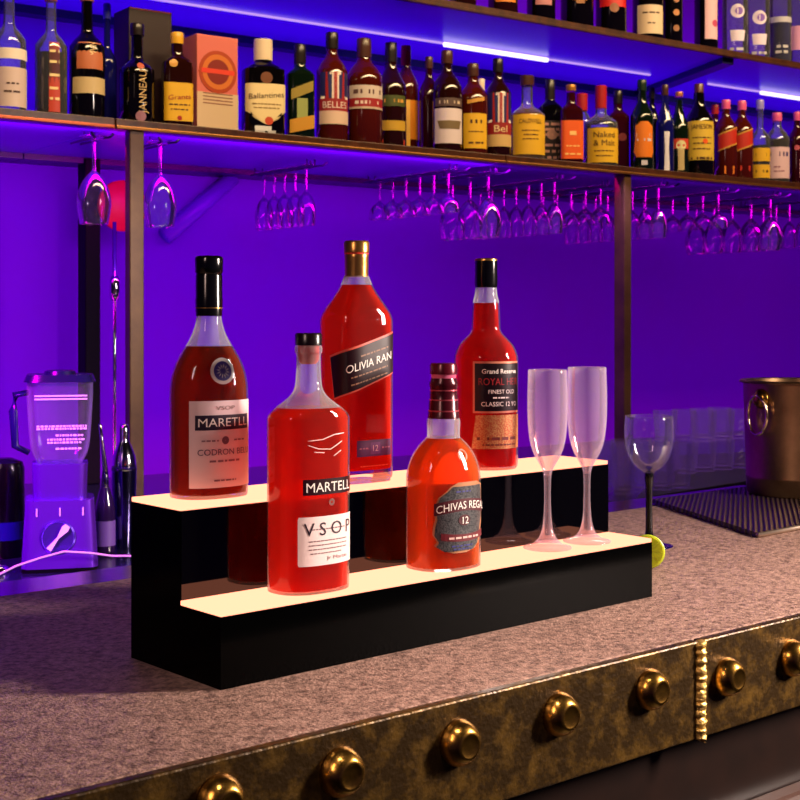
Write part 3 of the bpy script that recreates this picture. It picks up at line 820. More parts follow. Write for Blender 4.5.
for px, n0, cnt, st, kind, where in racks:
    u, d = SH.hit(px, n0)
    rk = tag(empty('glass_rack', SH.at(u, n0, Z1B), SH.rz), 'wire rack of the glasses hanging ' + where, 'glass rack', 'glass racks under the shelf')
    for sgn in (-1, 1):
        m = MB(); x = sgn*.014
        m.tube([(x*2.2, -.075, -.012), (x*1.6, -.062, -.021), (x, -.045, -.022), (x, cnt*st, -.022)], .0032, 6)
        m.box(x - .002, x + .002, -.03, -.026, -.022, -.0006); m.box(x - .002, x + .002, cnt*st - .03, cnt*st - .026, -.022, 0.0)
        m.build('rail', M['rail'], rk, smooth=True)
    for i in range(cnt):
        p = SH.at(u, n0 + i*st, Z1B - .0145)
        hang_glass(kind, p, '%s stemmed glass hanging %s' % (ORD[i], where), 'glasses hanging ' + where)
for px, n0, lb in ((94, SF + .07, 'large wine glass hanging alone left of the bronze post'), (160, SF + .06, 'large wine glass hanging just right of the bronze post')):
    u, d = SH.hit(px, n0)
    g = hang_glass('wine', SH.at(u, n0, Z1B - .0145), lb, 'large wine glasses beside the bronze post')
    g.scale = (1.0, 1.0, 1.08)
    rk = tag(empty('glass_rack', SH.at(u, n0, Z1B), SH.rz), 'wire rack holding the ' + lb, 'glass rack', 'glass racks under the shelf')
    for sgn in (-1, 1):
        m = MB(); x = sgn*.014
        m.tube([(x*2.2, -.055, -.012), (x*1.6, -.050, -.021), (x, -.04, -.022), (x, .12, -.022)], .0032, 6)
        m.box(x - .002, x + .002, .03, .034, -.022, -.0006)
        m.build('rail', M['rail'], rk, smooth=True)

# ------------------------------------------------------------------ tumblers on the back worktop
m = MB()
ca = [ground(636, 503, WORK_Z), ground(752, 484, WORK_Z), ground(800, 452, WORK_Z), ground(668, 459, WORK_Z)]
m.prism([(q.x - ca[0].x, q.y - ca[0].y) for q in ca], 0, .012)
tag(m.build('drip_mat', M['rubber'], loc=ca[0], bevel=.002), 'black drip mat under the tumblers on the back worktop', 'mat')
def tumbler_mesh(h, r0, r1, nm):
    m = MB()
    seg = 16; R_ = []
    for k in range(11):                    # diamond-cut wall: alternate corners pushed in, row by row
        t = k/10; r = r0 + (r1 - r0)*t
        c = .94 if k < 8 else 1.0
        R_.append([Vector((r*(c if (i + k) % 2 else 1.0)*math.cos(2*PI*i/seg), r*(c if (i + k) % 2 else 1.0)*math.sin(2*PI*i/seg), h*t)) for i in range(seg)])
    for r, z in ((r1 - .002, h), (r0 - .004, .012), (r0*.2, .010)):
        R_.append([Vector((r*math.cos(2*PI*i/seg), r*math.sin(2*PI*i/seg), z)) for i in range(seg)])
    m.rings(R_)
    return m.build(nm, M['tumbler'])
hb = tumbler_mesh(.135, .029, .035, 'highball_glass')
rows_txt = ['front', 'middle', 'back']
first = True
for j in range(3):
    for i in range(4):
        o = hb if first else hb.copy()
        if not first: COL.objects.link(o)
        first = False
        c = ground(624, 494, WORK_Z + .012)
        v_ = SH.u*(.078*i) + SH.n*(.080*j)
        base = WORK_Z if True else 0
        o.location = (c.x + v_.x, c.y + v_.y, WORK_Z + .0122)
        tag(o, 'clear highball glass, number %d from the left in the %s row behind the wine glass' % (i + 1, rows_txt[j]), 'glass', 'highball glasses on the worktop')
tb = tumbler_mesh(.098, .034, .041, 'tumbler')
first = True
for tier in range(2):
    for j in range(2):
        for i in range(4):
            if tier == 1 and i == 0 and j == 0: continue
            o = tb if first else tb.copy()
            if not first: COL.objects.link(o)
            first = False
            c = ground(686, 473, WORK_Z + .012)
            v_ = SH.u*(.089*i) + SH.n*(.089*j)
            o.location = (c.x + v_.x, c.y + v_.y, WORK_Z + .0122 + tier*.0982)
            tag(o, 'clear tumbler in the %s layer, %s row, number %d from the left beside the bucket' % (('bottom', 'top')[tier], ('front', 'back')[j], i + 1), 'glass', 'tumblers stacked beside the bucket')

# ------------------------------------------------------------------ blender
bp0 = ground(60, 567, WORK_Z); d = bp0.y
bl = tag(empty('blender', bp0, math.radians(14)), 'steel bar blender with glass jar and round dial at the left', 'blender')
W = lambda q: q*d/F; Z = lambda y: z_of(y, d) - WORK_Z
def rbox(mb, w, dp, z0, z1, w1=None, d1=None, n=6, seg=40, rows=5):
    w1 = w if w1 is None else w1; d1 = dp if d1 is None else d1
    R = []
    for k in range(rows + 1):
        t = k/rows
        a, b2 = (w + (w1 - w)*t)/2, (dp + (d1 - dp)*t)/2
        R.append([Vector((*Body.pol(a, b2, n, 2*PI*i/seg), z0 + (z1 - z0)*t)) for i in range(seg)])
    mb.rings(R)
m = MB(); rbox(m, W(74), W(62), .008, Z(497), W(66), W(56), 9); m.build('motor_base', M['steel_lit_violet'], bl, smooth=True, auto=50)
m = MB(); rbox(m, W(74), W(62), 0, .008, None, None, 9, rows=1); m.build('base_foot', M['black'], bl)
m = MB(); rbox(m, W(52), W(46), Z(497), Z(462), W(54), W(48), 6); m.build('collar', M['steel_lit_violet'], bl, smooth=True, auto=50)
m = MB()
jar = [(Z(466), W(30)), (Z(462), W(42)), (Z(452), W(53)), (Z(440), W(58)), (Z(420), W(61)), (Z(395), W(64)), (Z(381), W(64))]
R = []
for z, w in smooth_rows(jar, 2): R.append([Vector((*Body.pol(w/2, w/2*.94, 4, 2*PI*i/48), z)) for i in range(48)])
for z, w in smooth_rows([(z + (.004 if k == 0 else 0), w - .006) for k, (z, w) in enumerate(jar)], 2)[::-1]: R.append([Vector((*Body.pol(w/2, w/2*.94, 4, 2*PI*i/48), z)) for i in range(48)])
m.rings(R); jr = m.build('jar', M['tumbler'], bl, smooth=True)
m = MB(); rbox(m, W(70), W(66), Z(381), Z(374), W(64), W(60), 5, rows=2); m.lathe([(W(16), Z(374)), (W(15), Z(371)), (W(12), Z(370))], 24); m.build('lid', pbr('lid_plastic', rgb(20, 14, 60), .25), bl, smooth=True, auto=40)
m = MB(); m.tube([(-W(31), 0, Z(392)), (-W(43), -.004, Z(394)), (-W(45), -.005, Z(410)), (-W(43), -.004, Z(445)), (-W(30), 0, Z(452))], [.006, .008, .009, .008, .006], 10)
m.build('jar_handle', pbr('handle_plastic', rgb(24, 16, 84), .25), bl, smooth=True)
yf = -W(60)/2
for y in (394.2, 397.4):
    m = MB(); m.box(-W(24), W(26), -W(30.6), -W(29.9), Z(y + .7), Z(y - .7)); m.build('measuring_line', paint(240, 225, 250), jr)
# measure scale printed on the jar: short words are too small to read
m = MB(); rnd = random.Random(5)
for row, (yy, x0, x1) in enumerate(((424, -22, 25), (426.5, -22, 25), (433, -4, 22), (437, -12, 24), (440, -12, 20), (446, -4, 20))):
    x = x0
    while x < x1:
        w = rnd.uniform(1.2, 3.4)
        m.box(W(x), W(x + w), -W(29.6), -W(28.9), Z(yy + .9), Z(yy - .9)); x += w + rnd.uniform(.6, 1.2)
m.build('jar_print', paint(236, 222, 250), jr)
Mx = Matrix.Translation((W(-2), -W(29.7), Z(533))) @ Matrix.Rotation(PI/2, 4, 'X') 
m = MB(); m.lathe([(W(17), -.004), (W(17), .0015), (W(15.4), .003), (W(14.6), .0015), (W(1), .0015)], 36, M=Mx)
dial = m.build('dial_ring', pbr('dial_blue', rgb(92, 60, 190), .2, .7), bl, smooth=True, auto=40)
m = MB()
Mr = Mx @ Matrix.Rotation(math.radians(52), 4, 'Z')
m.prism([(-W(14), -W(2.6)), (0, -W(.9)), (W(11), -W(3.6)), (W(15), -W(2.6)), (W(15), W(2.6)), (W(11), W(3.6)), (0, W(.9)), (-W(14), W(2.6))], .0015, .0065)
m.v = [tuple(Mr @ Vector(q)) for q in m.v]
m.build('dial_pointer', paint(244, 236, 255, .2), dial)
for x in (-22, 0, 22):
    m = MB(); m.box(W(x - .7), W(x + .7), -W(29.3), -W(28.2), Z(512), Z(504)); m.build('mark', paint(210, 190, 250), bl)
# cable in front of it
m = MB(); pts = []
cp = [(-6, 577), (16, 566), (40, 558), (64, 551.5), (90, 553), (112, 556), (140, 556)]
for i in range(49):
    t = i/48*(len(cp) - 1); k = min(int(t), len(cp) - 2); g = t - k
    pts.append((cp[k][0] + (cp[k+1][0] - cp[k][0])*g, cp[k][1] + (cp[k+1][1] - cp[k][1])*g))
P3 = []
for i, (x, y) in enumerate(pts):
    dd = d - .135 + .10*i/48
    P3.append(((x - 400)/F*dd, dd, max(z_of(y, dd), WORK_Z + .003)))
m.tube(P3, .0022, 6)
tag(m.build('power_cable', paint(220, 190, 220, .3), smooth=True), 'thin pale cable looping in front of the blender base', 'cable')
# dark canister to its left, steel cap and bar tools to its right
q = ground(4, 556, WORK_Z); dd = q.y; w_ = lambda n: n*dd/F; zz = lambda y: z_of(y, dd) - WORK_Z
cn = tag(empty('canister', q), 'dark canister with a blue band standing at the left edge', 'canister')
m = MB(); m.lathe([(w_(19), 0), (w_(20), .004), (w_(20), zz(468)), (w_(18), zz(462)), (w_(8), zz(458))], 32); m.build('canister_body', M['black'], cn, smooth=True, auto=40)
m = MB(); m.lathe([(w_(20.3), zz(538)), (w_(20.3), zz(520))], 32, cap0=False, cap1=False); m.build('band', pbr('blue_band', rgb(24, 20, 130), .3), cn, smooth=True)
q = ground(0, 573, WORK_Z); dd = q.y; w_ = lambda n: n*dd/F
m = MB(); m.lathe([(w_(9), 0), (w_(9.5), w_(2)), (w_(8), w_(6)), (w_(4), w_(8)), (w_(1), w_(8.4))], 24)
tag(m.build('jigger_cup', M['chrome'], smooth=True, loc=q), 'small shiny steel cup lying in front of the canister', 'cup')
q = ground(105, 552, WORK_Z); dd = q.y; w_ = lambda n: n*dd/F; zz = lambda y: z_of(y, dd) - WORK_Z
sh_ = tag(empty('squeeze_bottle', q), 'slim dark bottle with long pour spout standing right of the blender', 'bottle')
m = MB(); m.lathe(smooth_rows([(w_(9), 0), (w_(10), .004), (w_(10), zz(512)), (w_(7), zz(496)), (w_(4), zz(486))], 3), 24); m.build('bottle_body', pbr('dark_violet_glass', rgb(40, 18, 70), .1, spec=.8), sh_, smooth=True)
m = MB(); m.tube([(0, 0, zz(487)), (0, 0, zz(470)), (w_(-3), 0, zz(440)), (w_(-5), 0, zz(424))], [w_(4), w_(3), w_(1.8), w_(1.4)], 10); m.build('pour_spout', M['chrome'], sh_, smooth=True)
m = MB(); m.lathe([(w_(10.3), zz(545)), (w_(10.3), zz(520))], 24, cap0=False, cap1=False); m.build('label', paint(120, 80, 180), sh_, smooth=True)
q = ground(124, 548, WORK_Z); dd = q.y; w_ = lambda n: n*dd/F; zz = lambda y: z_of(y, dd) - WORK_Z
t_ = tag(empty('cocktail_shaker', q), 'steel cocktail shaker standing between the blender and the display', 'shaker')
m = MB(); m.lathe(smooth_rows([(w_(9), 0), (w_(10), .004), (w_(12), zz(490)), (w_(12.4), zz(470))], 2), 28); m.build('tin', pbr('violet_steel', rgb(120, 110, 170), .15, 1.0), t_, smooth=True, auto=40)
m = MB(); m.lathe(smooth_rows([(w_(12.6), zz(470)), (w_(11), zz(456)), (w_(7), zz(445)), (w_(5), zz(440)), (w_(5), zz(428)), (w_(3), zz(424))], 2), 28); m.build('shaker_cap', M['chrome'], t_, smooth=True)

# ------------------------------------------------------------------ bottles on the shelves
BODY = {
    'amber': pbr('amber_bottle', rgb(70, 16, 6), .08, spec=.7),
    'brown': pbr('brown_bottle', rgb(34, 9, 6), .08, spec=.7),
    'black': pbr('black_bottle', rgb(7, 5, 7), .08, spec=.7),
    'green': pbr('green_bottle', rgb(9, 22, 12), .08, spec=.7),
    'maroon': pbr('maroon_bottle', rgb(48, 6, 14), .08, spec=.7),
    'blue': pbr('blue_bottle', rgb(16, 16, 96), .08, spec=.7),
    'gold': pbr('golden_bottle', rgb(170, 84, 14), .1, spec=.7),
    'clear': glass('clear_bottle_glass', (.90, .86, 1, 1), .08, .40, gl=1.8),
}
SHAPE = {  # fractions of height: (z, radius)
    'round': [(0, .94), (.01, 1), (.58, 1), (.66, .93), (.72, .72), (.77, .46), (.82, .35), (.90, .33), (.90, .33)],
    'wine': [(0, .94), (.01, 1), (.54, 1), (.62, .92), (.70, .62), (.76, .42), (.84, .36), (.90, .34)],
    'square': [(0, .94), (.01, 1), (.62, 1), (.68, .94), (.72, .70), (.75, .44), (.80, .36), (.90, .34)],
    'long': [(0, .94), (.01, 1), (.50, 1), (.60, .86), (.70, .56), (.80, .38), (.90, .32)],
    'squat': [(0, .94), (.01, 1), (.48, 1), (.55, .93), (.60, .65), (.64, .38), (.70, .32), (.88, .31)],
}
def shelf_bottle(px, w, top, shape, body, cap, labels, words, n_off=.075, zs=Z1T, cat='bottle', cap_h=.12, name='bottle', group='bottles on the lower shelf', fill=None, yaw=.0, capr=.40):
    n = SF + n_off
    w *= 1.06
    u, d = SH.hit(px, n)
    p = SH.at(u, n, zs + .0003); hgt = z_of(top, d) - zs; r = w/2*d/F
    sq = shape == 'square'
    face = math.atan2(-p.x, p.y)*1.0 + yaw          # label turned to the room
    root = tag(empty(name, p, face + .22), words, cat, group)
    q = .8 if sq else 1.0; nn = 5 if sq else 2
    rows = []
    for z, f in SHAPE[shape]:
        t = 1.0 if f > .8 else max(0, (f - .4)/.4)
        a = r*f/(1.0 if not sq else 1.0 + .12*t)
        rows.append((z*hgt, a, a*(1 + (q - 1)*t), 2 + (nn - 2)*t))
    B = Body(smooth_rows(rows, 2))
    m = MB(); B.mesh(m, seg=24)
    m.build('bottle_body', BODY[body], root, smooth=True, auto=50)
    if fill:
        m = MB(); B.mesh(m, .004, fill[1]*hgt, .002, 24); m.build('liquid', BODY[fill[0]], root, smooth=True, auto=50)
    m = MB(); rc = r*capr
    m.lathe([(rc, hgt*(1 - cap_h)), (rc*1.02, hgt*(1 - cap_h*.5)), (rc, hgt*.992), (rc*.9, hgt)], 16)
    m.build('cap', cap, root, smooth=True, auto=40)
    first_label = None
    for L in labels:
        kind = L[0]
        if kind == 'L':      # plain label: z0, z1, half arc in radii, colour
            _, z0, z1, ha, col = L
            o = B.patch('label', [(z0*hgt, -ha*r, ha*r), ((z0 + z1)/2*hgt, -ha*r, ha*r), (z1*hgt, -ha*r, ha*r)], paint(*col), root, .0010 if first_label is None else .0014, 10)
            first_label = o
        elif kind == 'B':    # lines of print
            _, items, col = L
            fine = [q for q in items if q[3] < .016]
            if fine: B.bars([(c*r, z*hgt, ln*r, th*hgt) for c, z, ln, th in fine], paint(*col), first_label or root, .0020)
            for c, z, ln, th in items:
                if th >= .016: B.bars([(c*r, z*hgt, ln*r, th*hgt)], paint(*col), first_label or root, .0020, 'printed_line')
        elif kind == 'T':    # words
            _, txt, z, wd, h, col = L[:6]
            B.text(txt, 0, z*hgt, h*hgt, paint(*col), first_label or root, .0020, wd*r, slope=(L[6] if len(L) > 6 else 0), bold=.02)
        elif kind == 'V':
            _, txt, z, wd, h, col = L
            B.text(txt, .1*r, z*hgt, h*r, paint(*col), root, .0012, wd*hgt, vert=True, bold=.03)
        elif kind == 'D':    # round spot
            _, c, z, rr, col = L
            B.disc('emblem', c*r, z*hgt, .0002, rr*r, paint(*col), root, .0018, 16)
        elif kind == 'S':    # slanted label
            _, z0, z1, ha, dz, col = L
            rows2 = [((zz_*hgt - dz*hgt, zz_*hgt + dz*hgt), -ha*r, ha*r) for zz_ in (z0, (z0 + z1)/2, z1)]
            first_label = B.patch('slanted_label', rows2, paint(*col), root, .0010 if first_label is None else .0016, 10, .3*hgt)
        elif kind == 'P':    # pointed label (rows)
            _, rws, col = L
            first_label = B.patch('label', [(z*hgt, l*r, rr*r) for z, l, rr in rws], paint(*col), root, .0012 if first_label is None else .0017, 12, .3*hgt)
    return root
Y = (226, 176, 40); CREAM = (236, 214, 160); WH = (232, 216, 208); OR = (232, 92, 20); RED = (160, 24, 28); DK = (70, 36, 20); GO = (206, 150, 60); SIL = (200, 196, 214)
def flag(z0, z1):   # crossed stripes of a flag label
    zm = (z0 + z1)/2
    return [('L', z0, z1, 1.05, (34, 34, 96)),
            ('P', [(z0, -1.0, -.7), (z1, -.35, -.05)], WH), ('P', [(z0, .7, 1.0), (z1, .05, .35)], WH),
            ('P', [(z0, -.22, .22), (z1, -.22, .22)], WH), ('P', [(z0, -.12, .12), (z1, -.12, .12)], RED),
            ('P', [(z0, -.62, -.42), (z1, -.62, -.5)], RED), ('P', [(z0, .42, .62), (z1, .5, .62)], RED)]
cK = paint(26, 16, 16, .3); cBr = paint(70, 36, 28, .3); cRed = paint(170, 24, 30, .35); cY = paint(226, 170, 40, .35); cW = paint(232, 210, 180, .35)
cPk = paint(226, 90, 150, .35); cGo = paint(180, 120, 50, .3, .5); cCop = paint(196, 120, 90, .3, .5)
sb = shelf_bottle
sb(9, 32, -22, 'squat', 'clear', cK, [('L', .03, .32, 1.2, (214, 190, 180)), ('B', [(0, .14, 1.0, .015), (0, .20, .7, .012)], DK), ('L', .38, .46, 1.2, (240, 224, 206))], 'clear bottle with low cream label at the left edge of the lower shelf')
sb(51, 30, -14, 'squat', 'clear', cCop, [('P', [(.02, -.35, .35), (.55, -.35, .35)], (190, 60, 40)), ('B', [(0, .12, .6, .02), (0, .2, .6, .02), (0, .3, .6, .02), (0, .4, .6, .02), (0, .48, .6, .02)], (246, 214, 150))], 'clear bottle half full of dark liquor with red and gold strip', fill=('black', .48))
sb(87, 33, -14, 'squat', 'black', cCop, [('L', .18, .30, 1.1, (206, 180, 130)), ('L', .36, .56, .8, (190, 106, 66)), ('V', 'WMMVN', .46, .2, .4, (250, 220, 160))], 'dark bottle with copper label and pale band, third from the left')
def carton(px0, px1, top, depth, mat, words, extras, n_off, zs=Z1T):
    n = SF + n_off
    u0, d0 = SH.hit(px0, n); u1, d1 = SH.hit(px1, n)
    h = z_of(top, (d0 + d1)/2) - zs
    o = tag(empty('carton', SH.at((u0 + u1)/2, n, zs), SH.rz), words, 'box', 'cartons on the lower shelf')
    w = (u1 - u0)
    m = MB(); m.box(-w/2, w/2, 0, depth, 0, h); m.build('box_body', mat, o, bevel=.002)
    extras(o, w, h)
def ex_dark(o, w, h):
    m = MB(); m.box(-w/2 + .002, w/2 - .002, -.001, depth_ := .10, h - .004, h + .0008); m.build('lid_edge', paint(120, 20, 50), o)
carton(129, 172, 10, .10, pbr('dark_carton', rgb(34, 8, 14), .45), 'tall dark maroon carton standing behind the black bottle', ex_dark, .15)
def ex_pink(o, w, h):
    m = MB(); m.box(-w/2, w/2, -.0012, .0, 0, h*.40); m.build('lower_panel', pbr('pale_metallic', rgb(236, 206, 170), .3, .3), o)
    for cx_, cz_, r_, col in ((0, .62, .46, (170, 60, 20)), (0, .62, .38, (206, 110, 40)), (0, .62, .27, (130, 30, 20))):
        Mx = Matrix.Translation((cx_*w, -.0005, cz_*h)) @ Matrix.Rotation(PI/2, 4, 'X')
        m = MB(); m.lathe([(r_*w, 0), (r_*w, .0010 + (.5 - r_)*.004), (r_*w*.05, .0010 + (.5 - r_)*.004)], 24, M=Mx); m.build('round_emblem', paint(*col), o)
    m = MB(); m.box(-w*.4, w*.4, -.0028, -.001, h*.60, h*.65); m.build('emblem_bar', paint(220, 60, 40), o)
    m = MB()
    for k in range(4): m.box(-w*.36, w*.36, -.0018, -.001, h*(.28 + .035*k), h*(.292 + .035*k))
    m.build('fine_print', paint(150, 100, 80), o)
carton(197, 238, 36, .09, pbr('copper_pink_carton', rgb(226, 120, 110), .35, .2), 'copper pink carton with round red emblem on the lower shelf', ex_pink, .06)
sb(137, 33, 24, 'squat', 'black', cK, [('V', 'JANNEAU', .30, .42, .45, (206, 170, 110)), ('D', 0, .56, .2, (190, 90, 60)), ('D', 0, .06, .3, (150, 100, 120))], 'black bottle with gold upright lettering standing before the maroon carton')
sb(177, 31, 33, 'square', 'brown', cY, [('L', .06, .46, 1.0, Y), ('T', 'Grants', .31, 1.3, .05, RED, .1), ('B', [(0, .23, 1.2, .014), (0, .18, 1.0, .012)], DK), ('D', .0, .09, .14, RED), ('D', -.35, .66, .25, GO)], 'square whisky bottle with yellow cap and plain yellow label')
sb(263, 43, 40, 'square', 'black', cW, [('P', [(.10, -.02, .02), (.16, -.5, .5), (.24, -.98, .98), (.52, -.98, .98), (.44, -.0, .0)][:4], CREAM), ('T', 'Ballantines', .40, 1.5, .055, DK, .1), ('B', [(0, .31, 1.2, .012), (0, .27, 1.1, .012)], (150, 120, 70)), ('D', .1, .14, .18, (200, 70, 40)), ('D', 0, .58, .26, (110, 60, 30)), ('B', [(-.1, .06, .8, .05), (-.05, .02, .9, .04)], (220, 220, 226))], 'broad black whisky bottle with cream cap and cream shield label', cap_h=.22, capr=.42, n_off=.08)
sb(300, 29, 45, 'square', 'green', cK, [('L', .12, .42, .34, (150, 160, 90)), ('S', .08, .22, .8, .03, (196, 140, 40)), ('S', .45, .56, .7, .05, (150, 130, 50))], 'dark green square bottle with black cap and slanted gold label', cap_h=.2)
sb(332, 30, 33, 'round', 'amber', cK, flag(.38, .62) + [('L', .27, .38, 1.1, (150, 26, 34)), ('T', 'BELLES', .325, 1.6, .06, WH), ('L', .15, .27, 1.1, (220, 190, 170))], 'amber bottle with crossed-flag label and dark cap beside the green bottle', cap_h=.15)
sb(364, 35, 39, 'round', 'amber', cBr, [('L', .42, .54, 1.1, (206, 190, 180)), ('B', [(0, .48, 1.6, .04)], (90, 60, 60)), ('L', .34, .42, 1.1, (156, 30, 36)), ('B', [(0, .38, 1.4, .03)], WH), ('L', .32, .34, 1.1, (200, 180, 160))], 'plump amber bottle with white and red banner label', cap_h=.18)
sb(391, 29, 43, 'wine', 'brown', cK, [('L', .40, .50, .9, (70, 80, 30)), ('B', [(0, .45, 1.3, .03)], GO), ('L', .18, .27, .9, (190, 150, 40)), ('B', [(0, .06, 1.6, .08)], (190, 50, 14))], 'dark amber bottle with olive and gold bands', .155, cap_h=.18)
sb(406, 24, 46, 'round', 'amber', cRed, [('L', .15, .50, 1.1, (230, 140, 30)), ('P', [(.08, -.3, .1), (.5, -.3, .1)], (250, 196, 80))], 'bottle with red cap and glowing orange label, half behind another', .245, cap_h=.18)
sb(429, 19, 57, 'round', 'maroon', cBr, [('D', .4, .6, .3, (200, 90, 20))], 'slim maroon bottle with brown cap, left of the white-labelled bottle', .17)
sb(447, 28, 51, 'round', 'brown', cBr, [('L', .08, .42, 1.15, (222, 206, 214)), ('P', [(.22, -.7, .7), (.30, -.9, .9)], (120, 100, 70)), ('L', .44, .52, 1.1, (90, 70, 66)), ('B', [(0, .48, 1.5, .03)], (210, 190, 170))], 'brown bottle with large white picture label', cap_h=.13)
sb(473, 28, 64, 'round', 'amber', cBr, [('L', .06, .44, .9, Y), ('B', [(0, .35, .8, .04)], DK), ('B', [(0, .24, 1.0, .012), (0, .12, 1.0, .02)], DK), ('S', .56, .60, .6, .02, GO)], 'amber bottle with upright yellow label and dark stopper', cap_h=.14)
sb(481, 12, 79, 'round', 'clear', cW, [], 'pale-capped clear bottle mostly hidden behind its amber neighbour', .21, cap_h=.16, capr=.6)
sb(498, 25, 59, 'round', 'brown', cK, flag(.34, .64) + [('L', .22, .34, 1.1, (150, 30, 30)), ('T', 'Bel', .28, 1.0, .07, CREAM), ('L', .10, .22, 1.1, (206, 170, 110))], 'brown bottle with crossed-flag label near the shelf joint', cap_h=.14)
sb(527, 34, 76, 'squat', 'clear', cBr, [('L', .05, .52, 1.1, Y), ('T', 'CALDWELL', .44, 1.3, .05, DK), ('B', [(0, .33, 1.0, .012), (0, .28, .8, .012), (0, .23, .9, .012)], DK)], 'wide golden bottle with plain yellow label and clear neck', fill=('gold', .53))
sb(550, 24, 80, 'square', 'black', cK, [('L', .06, .52, .95, (40, 24, 24)), ('B', [(0, .48, 1.4, .03), (0, .42, 1.2, .03), (0, .36, 1.2, .03), (0, .24, 1.3, .03), (0, .17, 1.2, .03), (0, .1, 1.4, .03)], (206, 150, 130)), ('D', 0, .36, .4, (190, 140, 120))], 'square black bottle with black label crowded with pale print', .178, cap_h=.24)
sb(571, 24, 85, 'square', 'maroon', cGo, [('L', .06, .54, .98, OR), ('B', [(0, .38, .5, .05), (0, .22, 1.0, .015), (0, .12, 1.2, .02)], (250, 200, 120))], 'square dark bottle with bright orange label', cap_h=.08)
sb(582, 18, 94, 'round', 'clear', cRed, [], 'red-capped bottle peeping out between the orange and yellow labels', .21, cap_h=.22, capr=.6)
sb(601, 32, 86, 'squat', 'clear', cRed, [('L', .04, .46, 1.1, (226, 178, 40)), ('T', 'Naked', .38, 1.3, .07, DK), ('T', '& Malt', .28, 1.3, .07, DK), ('B', [(0, .18, 1.2, .012), (0, .12, 1.0, .012)], DK)], 'squat bottle with tall red cap and handwritten yellow label', fill=('maroon', .47), cap_h=.28, capr=.34)
sb(618, 22, 91, 'square', 'maroon', cK, [('D', .2, .42, .35, (110, 20, 30))], 'dark maroon bottle without a label, left of the green one', .15, cap_h=.16)
sb(642, 22, 80, 'wine', 'green', paint(14, 40, 20, .3), [('P', [(.14, -.7, .7), (.2, -.95, .95), (.34, -.8, .8), (.48, -.8, .8), (.53, -.3, .3)], (226, 120, 20)), ('B', [(0, .38, 1.4, .04), (0, .33, 1.2, .03)], (220, 210, 220)), ('B', [(0, .08, .5, .05)], SIL)], 'green bottle with waisted orange label')
sb(652, 14, 88, 'round', 'black', cK, [], 'black bottle standing in shade just right of the green one', .21)
sb(665, 17, 85, 'long', 'blue', cBr, [('P', [(.02, -.3, .3), (.28, -.2, .2), (.46, -.3, .3)], (226, 222, 240))], 'slim blue bottle with silver streaks')
sb(679, 19, 92, 'long', 'green', cCop, [('L', .30, .42, .9, (200, 60, 40)), ('P', [(.04, -.3, .3), (.30, -.3, .3)], (190, 170, 120)), ('D', 0, .34, .5, (220, 210, 160))], 'slender dark bottle with red and cream label', cap_h=.06)
sb(699, 28, 84, 'wine', 'black', paint(90, 40, 30, .3), [('L', .16, .58, 1.05, (216, 180, 60)), ('T', 'JAMESON', .52, 1.5, .05, DK), ('B', [(0, .4, 1.3, .012), (0, .34, 1.2, .012), (0, .28, 1.2, .012), (0, .18, 1.5, .025)], DK), ('D', .2, .36, .18, OR)], 'broad black bottle with tall yellow label and long dark cap', cap_h=.26, capr=.32)
sb(715, 18, 105, 'round', 'maroon', cRed, [('D', 0, .08, .5, (110, 20, 40))], 'low maroon bottle between the black and the slant-labelled bottles', .21)
sb(726, 21, 100, 'round', 'amber', cPk, [('S', .40, .58, .95, .05, (190, 40, 24)), ('S', .58, .60, .95, .05, GO), ('S', .38, .40, .95, .05, GO), ('B', [(.1, .10, .9, .1)], (226, 120, 30))], 'amber bottle with slanted red label, left one of the matching pair', cap_h=.12)
sb(742, 21, 101, 'round', 'amber', cPk, [('S', .40, .58, .95, .05, (190, 40, 24)), ('S', .58, .60, .95, .05, GO), ('S', .38, .40, .95, .05, GO), ('B', [(.1, .14, .9, .06)], (190, 40, 14))], 'amber bottle with slanted red label, right one of the matching pair', cap_h=.12)
sb(760, 19, 100, 'squat', 'clear', paint(150, 140, 220, .3), [('L', .04, .20, 1.0, Y), ('L', .24, .40, 1.0, Y), ('B', [(0, .32, 1.2, .04), (0, .12, 1.2, .03)], (60, 40, 10))], 'short clear bottle with two-part yellow label', fill=('black', .44))
sb(777, 23, 113, 'round', 'clear', cPk, [('L', .06, .50, 1.1, (226, 190, 206)), ('B', [(0, .40, 1.5, .06)], (40, 30, 110)), ('B', [(-.2, .22, .5, .02), (0, .16, .9, .015)], (150, 90, 120))], 'clear bottle with pink cap and large pinkish white label', fill=('brown', .62))
sb(797, 17, 112, 'round', 'maroon', cPk, [('P', [(.0, .1, 1.0), (.34, .1, 1.0)], (226, 190, 206)), ('D', -.2, .5, .3, (200, 90, 110))], 'dark bottle with white label at the right end of the lower shelf')
# top shelf
T = dict(zs=Z2T, group='bottles on the top shelf')
sb(463, 25, -112, 'round', 'brown', cK, [('L', .25, .5, 1, (120, 60, 30))], 'dark bottle at the left end of the top shelf row', **T)
sb(503, 28, -110, 'round', 'brown', cK, [('P', [(.09, -.7, .7), (.16, -.9, .9), (.4, -.9, .9)], (226, 130, 30))], 'brown bottle on the top shelf with orange label foot', **T)
sb(541, 27, -104, 'round', 'black', cK, [('L', .12, .20, .6, (190, 120, 130)), ('L', .3, .5, 1, (150, 110, 110))], 'black bottle on the top shelf with small pinkish patch', **T)
sb(577, 31, -98, 'round', 'black', cK, [('P', [(.20, -.4, .4), (.24, -1, 1), (.5, -1, 1)], (214, 130, 40)), ('B', [(0, .19, .5, .03)], (150, 90, 40))], 'black bottle on the top shelf with golden label', **T)
sb(611, 29, -92, 'round', 'black', cK, [('P', [(.20, -1, 1), (.5, -1, 1)], (206, 24, 24)), ('D', 0, .19, .3, (150, 90, 60))], 'black bottle on the top shelf with bright red label', **T)
